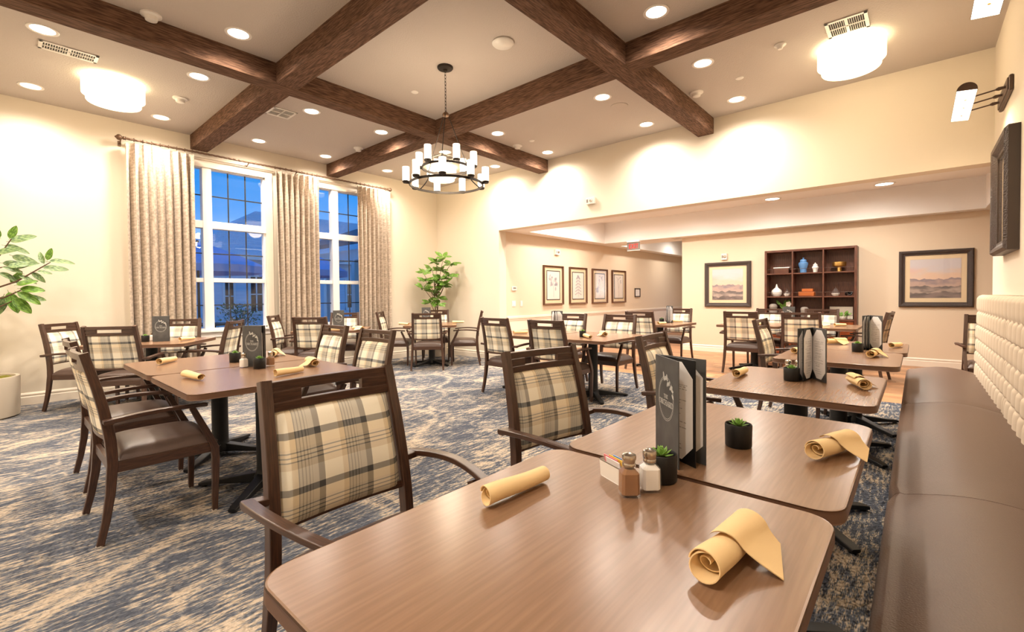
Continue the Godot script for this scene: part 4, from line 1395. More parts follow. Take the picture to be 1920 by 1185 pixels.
func frame_mb(w: float, h: float, fw: float, d: float) -> MB:
	var m := MB.new()
	var prof := [Vector2(0, 0), Vector2(0, d * 0.75), Vector2(fw * 0.2, d), Vector2(fw * 0.45, d * 0.95), Vector2(fw * 0.8, d * 0.62), Vector2(fw, d * 0.58), Vector2(fw, d * 0.25)]
	for k in prof.size() - 1:
		var p: Vector2 = prof[k]
		var q: Vector2 = prof[k + 1]
		for s in 4:
			var c := func(i: int, r: Vector2) -> Vector3:
				var sx: float = [-1, 1, 1, -1][i % 4]
				var sy: float = [-1, -1, 1, 1][i % 4]
				return Vector3(sx * (w / 2 - r.x), sy * (h / 2 - r.x), r.y)
			var out: Vector3 = [Vector3.DOWN, Vector3.RIGHT, Vector3.UP, Vector3.LEFT][s]
			var nn := (out * (q.y - p.y) + Vector3.BACK * (q.x - p.x)).normalized()
			var lu := w if s % 2 == 0 else h
			m.quad(c.call(s, p), c.call(s + 1, p), c.call(s + 1, q), c.call(s, q), nn, nn, nn, nn, Vector2(0, p.x), Vector2(lu, p.x), Vector2(lu, q.x), Vector2(0, q.x))
	return m

func picture(label: String, at: Vector3, turn: float, w: float, h: float, fw: float, d: float, fm: Material, art: Image, aw: float, ah: float, group: String, border := false, called := "framed_picture") -> void:
	var t := thing(called, label, "picture", at, turn, group)
	part("frame", frame_mb(w, h, fw, d), fm, t)
	part("mat_board", bx(Vector3(0, 0, d * 0.2), Vector3(w - fw * 1.6, h - fw * 1.6, 0.006)), M.matboard, t)
	var am := mat(Color.WHITE, 0.8)
	am.albedo_texture = tex(art)
	var a := MB.new()
	var z := d * 0.2 + 0.006
	a.quad(Vector3(-aw / 2, ah / 2, z), Vector3(aw / 2, ah / 2, z), Vector3(aw / 2, -ah / 2, z), Vector3(-aw / 2, -ah / 2, z), Vector3.BACK, Vector3.BACK, Vector3.BACK, Vector3.BACK, Vector2(0, 0), Vector2(1, 0), Vector2(1, 1), Vector2(0, 1))
	for s in [[Vector3(0, ah / 2, 0), Vector3(aw, 0.001, 0.006)], [Vector3(0, -ah / 2, 0), Vector3(aw, 0.001, 0.006)]]:
		a.box(s[0] + Vector3(0, 0, z - 0.0035), s[1])
	part("artwork", a, am, t)
	if border:
		part("inner_border", boxes([[Vector3(-aw / 2 - 0.018, ah / 2, z - 0.004), Vector3(aw / 2 + 0.018, ah / 2 + 0.018, z + 0.004)], [Vector3(-aw / 2 - 0.018, -ah / 2 - 0.018, z - 0.004), Vector3(aw / 2 + 0.018, -ah / 2, z + 0.004)],
			[Vector3(-aw / 2 - 0.018, -ah / 2, z - 0.004), Vector3(-aw / 2, ah / 2, z + 0.004)], [Vector3(aw / 2, -ah / 2, z - 0.004), Vector3(aw / 2 + 0.018, ah / 2, z + 0.004)]]), M.black, t)
	part("glass", bx(Vector3(0, 0, d * 0.5), Vector3(w - fw * 1.9, h - fw * 1.9, 0.002)), M.pane, t)

# ---------------------------------------------------------------- plants
func leaf_mesh(wd: float, droop: float, fold: float) -> ArrayMesh:
	var m := MB.new()
	m.grid(8, 12, func(u: float, w: float) -> Vector3:
		var hw := wd * 0.5 * pow(sin(PI * clampf(pow(w, 0.82) * 0.985 + 0.01, 0, 1)), 0.7)
		var y := (2 * u - 1) * hw
		return Vector3(w, y, fold * absf(y) - droop * w * w + 0.02 * sin(w * 9.0) * (2 * u - 1)), 1, 1, Vector3(0, 0, 1))
	m.tube([Vector3(-0.12, 0, 0), Vector3(0.02, 0, -0.002), Vector3(0.5, 0, -droop * 0.25 - 0.006), Vector3(0.9, 0, -droop * 0.81 - 0.004)], [0.012, 0.012, 0.008, 0.003], 5)
	return m.mesh()

var leaves := []

func leaf_at(parent: Node, p: Vector3, d: Vector3, nrm: Vector3, len: float, m: Material, k: int) -> void:
	d = d.normalized()
	var y := nrm.cross(d).normalized()
	var z := d.cross(y).normalized()
	again("leaf", leaves[k % leaves.size()], m, parent, Transform3D(Basis(d * len, y * len, z * len), p))

func build_plants() -> void:
	for q in [[0.42, 0.16, 0.25], [0.50, 0.05, 0.15], [0.36, 0.28, 0.35], [0.46, -0.08, 0.2]]: leaves.append(leaf_mesh(q[0], q[1], q[2]))
	# corner plant: R = to the right as one looks at the corner, T = towards the room
	var R := Vector3(0.749, 0, -0.663)
	var T := Vector3(0.663, 0, 0.749)
	var t := thing("potted_tree", "leafy green potted tree in the room corner behind the small table", "plant", Vector3(-7.58, 0, -6.18), 0.0)
	var pot := MB.new()
	pot.lathe([Vector2(0.0, 0.0), Vector2(0.17, 0.0), Vector2(0.185, 0.01), Vector2(0.22, 0.40), Vector2(0.215, 0.42), Vector2(0.19, 0.42), Vector2(0.185, 0.36)], 36)
	part("pot", pot, M.concrete, t)
	var so := MB.new()
	so.lathe([Vector2(0.19, 0.37), Vector2(0.1, 0.385), Vector2(0.0, 0.39)], 20)
	part("moss", so, M.moss, t)
	rng.seed = 19
	var br := MB.new()
	var tips := []
	# (right, up) of branch tips in metres and the height where the branch leaves the stem
	for q in [[0.20, 2.05, 1.35], [0.34, 1.92, 1.5], [0.30, 1.66, 1.3], [0.02, 1.95, 1.4], [-0.12, 1.80, 1.25], [-0.30, 1.74, 1.25], [-0.24, 1.58, 1.15], [-0.28, 1.42, 1.1], [-0.14, 1.34, 1.0], [-0.16, 1.12, 0.9], [0.02, 1.22, 1.0], [0.02, 1.08, 0.9], [0.16, 1.45, 1.2], [0.08, 1.62, 1.3], [0.22, 1.52, 1.2], [-0.05, 1.55, 1.2], [0.10, 1.78, 1.4]]:
		var tip: Vector3 = R * (q[0] * 0.85 + 0.03) + Vector3.UP * q[1] + T * (0.08 + rng.randf_range(-0.10, 0.20))
		var root: Vector3 = R * (0.03 * sin(q[2] * 7)) + Vector3.UP * q[2]
		br.tube([root, root.lerp(tip, 0.5) - Vector3.UP * 0.03, tip], [0.007, 0.006, 0.004], 6)
		tips.append(tip)
	for s in [-0.02, 0.025]:
		br.tube([Vector3.UP * 0.38 + R * s, Vector3.UP * 0.8 + R * (s * 0.6), Vector3.UP * 1.2 + R * (s * 1.6), Vector3.UP * 1.55 + R * s * 2.0], [0.012, 0.011, 0.009, 0.006], 8)
	part("stems", br, M.twig, t)
	for tip in tips:
		var n := rng.randi_range(7, 8)
		for k in n:
			var a := TAU * k / n + rng.randf() * 0.8
			var d := R * cos(a) + T * sin(a) * 0.9 + Vector3.UP * rng.randf_range(-0.25, 0.75)
			leaf_at(t, tip + d * 0.02, d, (Vector3.UP + T * 0.9 + d * 0.1 + R * rng.randf_range(-0.3, 0.3)), rng.randf_range(0.15, 0.21), M.leaf, rng.randi())
	# window wall plant at the left
	var c := Vector3(-7.45, 0, 0.14)
	var u := thing("potted_fig", "large potted fig tree in a round concrete planter by the window wall", "plant", c)
	var p2 := MB.new()
	p2.lathe([Vector2(0.0, 0.0), Vector2(0.30, 0.0), Vector2(0.325, 0.015), Vector2(0.335, 0.42), Vector2(0.33, 0.435), Vector2(0.30, 0.435), Vector2(0.295, 0.40)], 48)
	part("planter", p2, M.concrete, u)
	var mo := MB.new()
	mo.grid(28, 6, func(a: float, w: float) -> Vector3:
		var r := 0.30 * (1.0 - w)
		return Vector3(cos(a * TAU) * r, 0.41 + 0.02 * sin(w * 2.0) + 0.012 * sin(a * 60.0 + w * 30.0), sin(a * TAU) * r), 1, 1, Vector3.UP)
	part("moss", mo, M.moss, u)
	var st := MB.new()
	st.tube([Vector3(0, 0.4, 0), Vector3(0.02, 0.8, -0.02), Vector3(0.0, 1.2, -0.05), Vector3(-0.02, 1.6, -0.06), Vector3(0.02, 1.95, -0.05)], [0.022, 0.02, 0.018, 0.014, 0.008], 8)
	var Rl := Vector3(0.20, 0, -0.98)
	var Tl := Vector3(0.98, 0, 0.20)
	# leaves given by (right of the pot axis, height, direction angle in the wall plane, length, grey)
	var twigs := [[0.0, 1.30, 0.60, 1.68], [0.0, 1.45, 0.30, 1.92], [0.0, 1.2, 0.42, 1.40], [0.0, 1.55, 0.25, 1.62], [0.0, 1.1, 0.30, 1.25]]
	for q in twigs: st.tube([Vector3.UP * q[1], Rl * (q[2] * 0.55) + Vector3.UP * lerpf(q[1], q[3], 0.42), Rl * q[2] + Vector3.UP * q[3]], [0.011, 0.009, 0.005], 6)
	part("stems", st, M.twig, u)
	var list := [[0.60, 1.68, 0.12, 0.21, 1], [0.58, 1.70, 1.25, 0.14, 0], [0.55, 1.66, 1.9, 0.15, 1], [0.53, 1.62, -0.15, 0.21, 1], [0.44, 1.56, -0.75, 0.15, 1], [0.50, 1.57, -0.12, 0.12, 1], [0.38, 1.55, 2.6, 0.16, 1], [0.35, 1.52, -0.4, 0.16, 1], [0.34, 1.60, 0.5, 0.18, 1],
		[0.30, 1.92, 1.2, 0.15, 0], [0.28, 1.90, 0.35, 0.22, 1], [0.22, 1.93, 1.9, 0.14, 0], [0.24, 1.85, -0.3, 0.2, 1], [0.30, 1.74, -0.45, 0.22, 1], [0.2, 1.76, 0.3, 0.2, 1], [0.22, 1.66, -0.1, 0.2, 1], [0.16, 1.70, 2.5, 0.18, 1], [0.2, 1.55, -0.5, 0.2, 1], [0.28, 1.62, 0.2, 0.16, 1],
		[0.34, 1.42, 0.35, 0.17, 0], [0.36, 1.38, -0.1, 0.2, 0], [0.34, 1.34, -0.6, 0.22, 0], [0.26, 1.34, -1.3, 0.24, 0], [0.30, 1.28, -0.9, 0.22, 0], [0.22, 1.30, -1.8, 0.22, 1], [0.28, 1.44, 1.0, 0.16, 0], [0.2, 1.42, 2.4, 0.16, 0], [0.38, 1.30, -0.35, 0.19, 1], [0.08, 1.5, 2.8, 0.2, 1], [0.06, 1.8, 2.2, 0.2, 0], [0.05, 1.35, 3.3, 0.2, 0], [0.02, 1.95, 1.6, 0.2, 0], [-0.1, 1.7, 2.9, 0.2, 1], [-0.08, 1.45, 3.4, 0.2, 0]]
	for q in list:
		var d: Vector3 = Rl * cos(q[2]) + Vector3.UP * sin(q[2]) + Tl * rng.randf_range(-0.25, 0.25)
		leaf_at(u, Rl * q[0] + Vector3.UP * q[1] + Tl * rng.randf_range(-0.06, 0.08), d, Tl * 0.8 + Vector3.UP * 0.7 + Rl * rng.randf_range(-0.4, 0.4), q[3], M.leaf if q[4] == 0 else M.leaf_grey, rng.randi())

# ---------------------------------------------------------------- bookcase and wall things
func jar(called: String, label: String, cat: String, at: Vector3, prof: Array, m: Material, lid := []) -> Node3D:
	var t := thing(called, label, cat, at)
	var b := MB.new()
	b.lathe(prof, 32)
	part("body", b, m, t)
	if lid:
		var l := MB.new()
		l.lathe(lid, 28)
		part("lid", l, m, t)
	return t

func build_bookcase() -> void:
	var x0 := -2.258
	var x1 := -0.80
	var zb := ZA + 0.004
	var zf := -10.05
	var t := thing("bookcase", "tall dark wood display bookcase with nine open bays and drawers", "bookcase", Vector3((x0 + x1) / 2, 0, ZA))
	var o := -Vector3((x0 + x1) / 2, 0, ZA)
	var add := func(called: String, a: Vector3, b: Vector3, m: Material, bev := 0.003) -> MeshInstance3D: return part(called, span(a + o, b + o, bev), m, t)
	add.call("side_panel", Vector3(x0, 0, zb), Vector3(x0 + 0.04, 2.085, zf), M.shelfwood)
	add.call("side_panel", Vector3(x1 - 0.04, 0, zb), Vector3(x1, 2.085, zf), M.shelfwood)
	add.call("top_panel", Vector3(x0 + 0.04, 2.045, zb), Vector3(x1 - 0.04, 2.084, zf), M.shelfwood)
	add.call("back_panel", Vector3(x0 + 0.04, 0.1, zb), Vector3(x1 - 0.04, 2.045, zb + 0.012), M.shelfwood, 0.0)
	var dv := [x0 + 0.04, -1.785, -1.297, x1 - 0.04]
	for i in [1, 2]: add.call("divider", Vector3(dv[i] - 0.013, 0.775, zb + 0.012), Vector3(dv[i] + 0.013, 2.045, zf - 0.004), M.shelfwood)
	for y in [1.640, 1.197]:
		for i in 3:
			add.call("shelf", Vector3(dv[i] + (0.013 if i > 0 else 0.0), y - 0.024, zb + 0.012), Vector3(dv[i + 1] - (0.013 if i < 2 else 0.0), y, zf - 0.008), M.shelfwood)
	add.call("counter", Vector3(x0 + 0.04, 0.745, zb + 0.012), Vector3(x1 - 0.04, 0.775, zf + 0.006), M.shelfwood)
	for y in [1.640, 1.197, 0.775]:
		for i in 3:
			var r := MB.new()
			var a := Vector3(dv[i] + 0.014, y + 0.075, zf - 0.02) + o
			var b := Vector3(dv[i + 1] - 0.014, y + 0.075, zf - 0.02) + o
			r.tube([a, b], 0.0035, 6)
			for k in [0.2, 0.8]: r.tube([a.lerp(b, k), a.lerp(b, k) - Vector3.UP * 0.076], 0.003, 6)
			part("gallery_rail", r, M.bronze, t)
	add.call("cabinet_body", Vector3(x0 + 0.04, 0.08, zb + 0.012), Vector3(x1 - 0.04, 0.744, zf - 0.02), M.shelfwood)
	add.call("kick_board", Vector3(x0 + 0.04, 0.0, zb + 0.05), Vector3(x1 - 0.04, 0.08, zf - 0.04), M.shelfwood)
	for i in 3:
		for r in [[0.10, 0.41], [0.42, 0.735]]:
			var d: MeshInstance3D = add.call("drawer", Vector3(dv[i] + 0.008, r[0], zf - 0.02), Vector3(dv[i + 1] - 0.008, r[1], zf + 0.002), M.drawerwood, 0.005)
			var k := MB.new()
			k.t = Transform3D(Basis(Vector3.RIGHT, PI / 2), Vector3((dv[i] + dv[i + 1]) / 2, (r[0] + r[1]) / 2, zf + 0.002) + o)
			k.lathe([Vector2(0.0, 0.022), Vector2(0.012, 0.018), Vector2(0.012, 0.012), Vector2(0.005, 0.008), Vector2(0.006, 0.0)], 12)
			part("knob", k, M.bronze, d)
	var z := -10.19
	var sh := [1.641, 1.198, 0.776]
	var db := thing("wooden_box", "low dark box with a pale lid in the bookcase's upper bay by the side panel", "box", Vector3(-1.98, sh[0], z))
	part("body", bx(Vector3(0, 0.048, 0), Vector3(0.25, 0.096, 0.16), 0.006), M.shelfwood, db)
	part("lid", bx(Vector3(0, 0.107, 0), Vector3(0.28, 0.020, 0.18), 0.006), M.ceramic, db)
	jar("ginger_jar", "blue glazed lidded ginger jar on the bookcase's top shelf", "jar", Vector3(-1.63, sh[0], z), [Vector2(0, 0), Vector2(0.052, 0), Vector2(0.055, 0.03), Vector2(0.052, 0.06), Vector2(0.064, 0.10), Vector2(0.080, 0.155), Vector2(0.078, 0.185), Vector2(0.055, 0.205), Vector2(0.044, 0.21)], M.blueglaze,
		[Vector2(0.052, 0.208), Vector2(0.054, 0.228), Vector2(0.045, 0.246), Vector2(0.022, 0.256), Vector2(0.010, 0.262), Vector2(0.016, 0.272), Vector2(0.008, 0.284), Vector2(0, 0.286)])
	jar("ginger_jar", "small white lidded jar beside the blue ginger jar", "jar", Vector3(-1.435, sh[0], z + 0.02), [Vector2(0, 0), Vector2(0.032, 0), Vector2(0.034, 0.02), Vector2(0.038, 0.05), Vector2(0.052, 0.085), Vector2(0.050, 0.105), Vector2(0.034, 0.122)], M.ceramic,
		[Vector2(0.036, 0.122), Vector2(0.038, 0.138), Vector2(0.026, 0.152), Vector2(0.010, 0.162), Vector2(0.014, 0.170), Vector2(0.0, 0.182)])
	var gb := MB.new()
	gb.lathe([Vector2(0, 0), Vector2(0.037, 0), Vector2(0.037, 0.075), Vector2(0.060, 0.085), Vector2(0.098, 0.10), Vector2(0.104, 0.115), Vector2(0.104, 0.172), Vector2(0.100, 0.174), Vector2(0.098, 0.16), Vector2(0.09, 0.12), Vector2(0, 0.105)], 32)
	single("pedestal_bowl", gb, M.brass, "polished gold pedestal bowl on the bookcase's top shelf", "bowl", Vector3(-1.07, sh[0], z))
	var lv := MB.new()
	lv.lathe([Vector2(0, 0), Vector2(0.055, 0), Vector2(0.078, 0.03), Vector2(0.086, 0.075), Vector2(0.078, 0.115), Vector2(0.050, 0.145), Vector2(0.026, 0.165), Vector2(0.015, 0.20), Vector2(0.008, 0.235), Vector2(0, 0.237)], 24, 6, 0.10)
	single("bulb_vase", lv, M.ceramic, "white fluted bulb vase with a thin pointed neck in the bookcase", "vase", Vector3(-2.075, sh[1], z))
	for q in [[-1.89, 0.057, 0.0, "small glass terrarium on white sand next to the white bulb vase"], [-1.12, 0.067, 0.02, "glass cloche on a white bowl in the bookcase beside the dark knot"]]:
		var g := thing("glass_terrarium", q[3], "terrarium", Vector3(q[0], sh[1], z + 0.03))
		var bm := MB.new()
		bm.lathe([Vector2(0, 0), Vector2(q[1] * 0.6, 0), Vector2(q[1] * 0.95, 0.03), Vector2(q[1], 0.05), Vector2(q[1] * 0.9, 0.052), Vector2(0, 0.045)], 24)
		part("bowl", bm, M.ceramic, g)
		var gm := MB.new()
		gm.lathe([Vector2(q[1] * 0.85, 0.05), Vector2(q[1] * 0.62, 0.085 + q[2]), Vector2(q[1] * 0.3, 0.115 + q[2]), Vector2(0.006, 0.125 + q[2]), Vector2(0.008, 0.14 + q[2]), Vector2(0, 0.145 + q[2])], 20)
		part("cloche", gm, M.shaker, g)
	single("leather_box", bx(Vector3(0, 0.043, 0), Vector3(0.255, 0.085, 0.17), 0.006), M.orange, "larger orange leather box in the bookcase, under the smaller one", "box", Vector3(-1.57, sh[1], z))
	single("leather_box", bx(Vector3(0, 0.028, 0), Vector3(0.18, 0.052, 0.12), 0.006), M.orange, "smaller orange leather box stacked on the larger orange box", "box", Vector3(-1.555, sh[1] + 0.086, z))
	var kn := MB.new()
	var kp := []
	for k in 61:
		var a := TAU * k / 60.0
		kp.append(Vector3((sin(a) + 2 * sin(2 * a)) * 0.017, 0.045 + sin(3 * a) * 0.026, (cos(a) - 2 * cos(2 * a)) * 0.017))
	kn.tube(kp, 0.013, 8)
	single("knot_sculpture", kn, M.black, "dark knotted sculpture at the end of the bookcase's middle shelf", "sculpture", Vector3(-0.925, sh[1], z + 0.02))
	# bottom row
	var pl := thing("potted_greenery", "dark leafy plant in a grey cube pot in the bookcase's lower bay", "plant", Vector3(-1.95, sh[2], z))
	part("pot", bx(Vector3(0, 0.075, 0), Vector3(0.14, 0.15, 0.14), 0.006), M.stone, pl)
	rng.seed = 31
	for k in 22:
		var a := rng.randf() * TAU
		var d := Vector3(cos(a), rng.randf_range(0.5, 2.2), sin(a) * 0.5)
		leaf_at(pl, Vector3(0, 0.15, 0) + d.normalized() * rng.randf_range(0.02, 0.13), d, Vector3(0.2, 0.5, 1), rng.randf_range(0.09, 0.13), M.leaf, rng.randi())
	var orc := MB.new()
	for k in 5:
		var a := TAU * k / 5
		orc.sphere(Vector3(cos(a) * 0.028, 0.27 + sin(a) * 0.028, 0), Vector3(0.026, 0.026, 0.01), 8)
	orc.tube([Vector3(-0.02, 0, 0), Vector3(-0.02, 0.15, 0), Vector3(0, 0.27, 0)], 0.004, 6)
	single("white_orchid", orc, M.ceramic, "white orchid bloom next to the dark leafy bookcase plant", "flower", Vector3(-1.86, sh[2], z + 0.04))
	var sj := [Vector2(0, 0), Vector2(0.06, 0), Vector2(0.075, 0.05), Vector2(0.075, 0.15), Vector2(0.06, 0.2)]
	jar("stone_jar", "large pale stone jar with a domed lid in the bookcase's lower bay by the plant", "jar", Vector3(-2.125, sh[2], z + 0.05), sj, M.stone, [Vector2(0.072, 0.2), Vector2(0.072, 0.23), Vector2(0.06, 0.26), Vector2(0.03, 0.275), Vector2(0, 0.278)])
	jar("stone_jar", "grey stone jar alone in the bookcase's lower middle bay", "jar", Vector3(-1.60, sh[2], z + 0.05), [Vector2(0, 0), Vector2(0.05, 0), Vector2(0.062, 0.05), Vector2(0.06, 0.15)], M.stone, [Vector2(0.064, 0.15), Vector2(0.064, 0.19), Vector2(0.045, 0.215), Vector2(0, 0.222)])
	var cv := thing("small_canvas", "small pale canvas leaning in the bookcase's lower bay behind the white bowl plant", "canvas", Vector3(-1.05, sh[2], z - 0.08))
	cv.rotation.x = -0.12
	part("board", bx(Vector3(0, 0.115, 0), Vector3(0.35, 0.225, 0.02), 0.003), M.trim, cv)
	var wp := thing("bowl_plant", "bright green plant in a white bowl on the bookcase's lower shelf", "plant", Vector3(-1.0, sh[2], z + 0.06))
	var bw := MB.new()
	bw.lathe([Vector2(0, 0), Vector2(0.035, 0), Vector2(0.055, 0.03), Vector2(0.055, 0.055), Vector2(0.048, 0.055), Vector2(0, 0.045)], 24)
	part("bowl", bw, M.ceramic, wp)
	for k in 16:
		var a := rng.randf() * TAU
		var d := Vector3(cos(a), rng.randf_range(0.3, 1.2), sin(a) * 0.7)
		leaf_at(wp, Vector3(0, 0.05, 0) + d.normalized() * rng.randf_range(0.01, 0.07), d, Vector3(0, 0.8, 1), rng.randf_range(0.06, 0.09), M.leaf, rng.randi())

func wall_box(called: String, label: String, cat: String, at: Vector3, turn: float, w: float, h: float, d: float, extra := "") -> void:
	var t := thing(called, label, cat, at, turn)
	part("housing" if extra == "lens" else "plate", bx(Vector3(0, 0, d / 2), Vector3(w, h, d), 0.004), M.plastic, t)
	if extra == "lens":
		var m := MB.new()
		m.t = Transform3D(Basis(Vector3.RIGHT, PI / 2), Vector3(w * 0.12, 0, d))
		m.lathe([Vector2(0.0, 0.012), Vector2(h * 0.2, 0.010), Vector2(h * 0.26, 0.0)], 16)
		part("lens", m, M.chrome, t)
		part("grille", bx(Vector3(-w * 0.3, 0, d + 0.001), Vector3(w * 0.18, h * 0.5, 0.004), 0.001), M.stone, t)
	elif extra == "switch":
		for k in (2 if w > 0.1 else 1):
			part("rocker", bx(Vector3((k - 0.5) * 0.046 if w > 0.1 else 0.0, 0, d + 0.002), Vector3(0.033, 0.066, 0.006), 0.002), M.white, t)
	elif extra == "display":
		part("display", bx(Vector3(0, 0.01, d + 0.001), Vector3(w * 0.6, h * 0.35, 0.002)), M.stone, t)

func build_wall_things() -> void:
	wall_box("fire_strobe", "white fire alarm strobe on the cream header above the opening", "alarm", Vector3(-4.04, 2.80, ZB), 0, 0.16, 0.105, 0.05, "lens")
	wall_box("fire_strobe", "white fire alarm strobe above the four botanical pictures", "alarm", Vector3(XA, 2.23, -8.47), PI / 2, 0.15, 0.12, 0.05, "lens")
	wall_box("fire_strobe", "white fire alarm strobe above the smaller landscape picture", "alarm", Vector3(-3.09, 2.045, ZA), 0, 0.11, 0.13, 0.045, "lens")
	wall_box("thermostat", "white thermostat above the light switches on the picture wall", "thermostat", Vector3(XA, 1.40, -7.0), PI / 2, 0.14, 0.08, 0.022, "display")
	wall_box("light_switch", "white double light switch beside the alcove opening", "light switch", Vector3(XA, 1.095, -6.99), PI / 2, 0.118, 0.118, 0.007, "switch")
	wall_box("light_switch", "white single light switch nearer the botanical pictures", "light switch", Vector3(XA, 1.092, -7.23), PI / 2, 0.072, 0.118, 0.007, "switch")
	wall_box("wall_outlet", "white wall outlet beside the bookcase drawers", "outlet", Vector3(-0.68, 0.70, ZA), 0, 0.075, 0.12, 0.007, "switch")
	var g := "framed botanical prints on the alcove wall"
	var zc := [-8.325, -9.325, -10.325, -11.32]
	var lb := ["framed print of a bushy flowering tree, first botanical picture from the opening", "framed print of a layered leafy spray, second botanical picture from the opening", "framed print of two drooping flower stems, third botanical picture from the opening", "framed print of a faint thin sprig, botanical picture nearest the exit"]
	for i in 4:
		picture(lb[i], Vector3(XA, 1.483, zc[i]), PI / 2, 0.74, 0.875, 0.036, 0.055, M.frame_tan, botanical(i), 0.47, 0.62, g, true)
	picture("smaller landscape picture in a dark frame beside the bookcase, near the corridor", Vector3(-3.03, 1.455, ZA), 0, 0.925, 0.95, 0.085, 0.045, M.frame, landscape(3, 0.52), 0.615, 0.655, "framed landscapes on the alcove wall")
	picture("wide landscape picture in a dark frame near the bench", Vector3(0.21, 1.477, ZA), 0, 0.915, 0.945, 0.08, 0.045, M.frame, landscape(8, 0.50), 0.625, 0.645, "framed landscapes on the alcove wall")
	picture("thick dark framed picture hung on the bench wall under the bronze lamp", Vector3(XR, 2.02, -5.40), -PI / 2, 0.86, 0.92, 0.10, 0.085, M.frame, botanical(1), 0.42, 0.62, "")
	picture("small dark framed notice on the picture wall past the botanical prints", Vector3(XA, 1.318, -12.45), PI / 2, 0.33, 0.255, 0.03, 0.03, M.frame, page_image(), 0.26, 0.19, "")
	# exit sign
	var t := thing("exit_sign", "clear hanging sign with red EXIT letters at the corridor", "exit sign", Vector3(-5.02, SOF, -10.02))
	part("canopy", bx(Vector3(0, -0.02, 0), Vector3(0.32, 0.04, 0.07), 0.006), M.white, t)
	part("panel", bx(Vector3(0, -0.135, 0), Vector3(0.33, 0.19, 0.008), 0.002), mat(Color(0.48, 0.44, 0.41), 0.3), t)
	part("bottom_strip", bx(Vector3(0, -0.232, 0), Vector3(0.33, 0.012, 0.012), 0.003), M.white, t)
	var tm := TextMesh.new()
	var fnt := SystemFont.new()
	fnt.font_names = PackedStringArray(["Droid Sans"])
	fnt.font_weight = 700
	tm.font = fnt
	tm.text = "EXIT"
	tm.font_size = 48
	tm.pixel_size = 0.0030
	tm.depth = 0.004
	var e := MB.new()
	e.add(tm, Transform3D(Basis.IDENTITY.scaled(Vector3(0.80, 1, 1)), Vector3(0, -0.135, 0.006)))
	part("letters", e, M.exit, t)

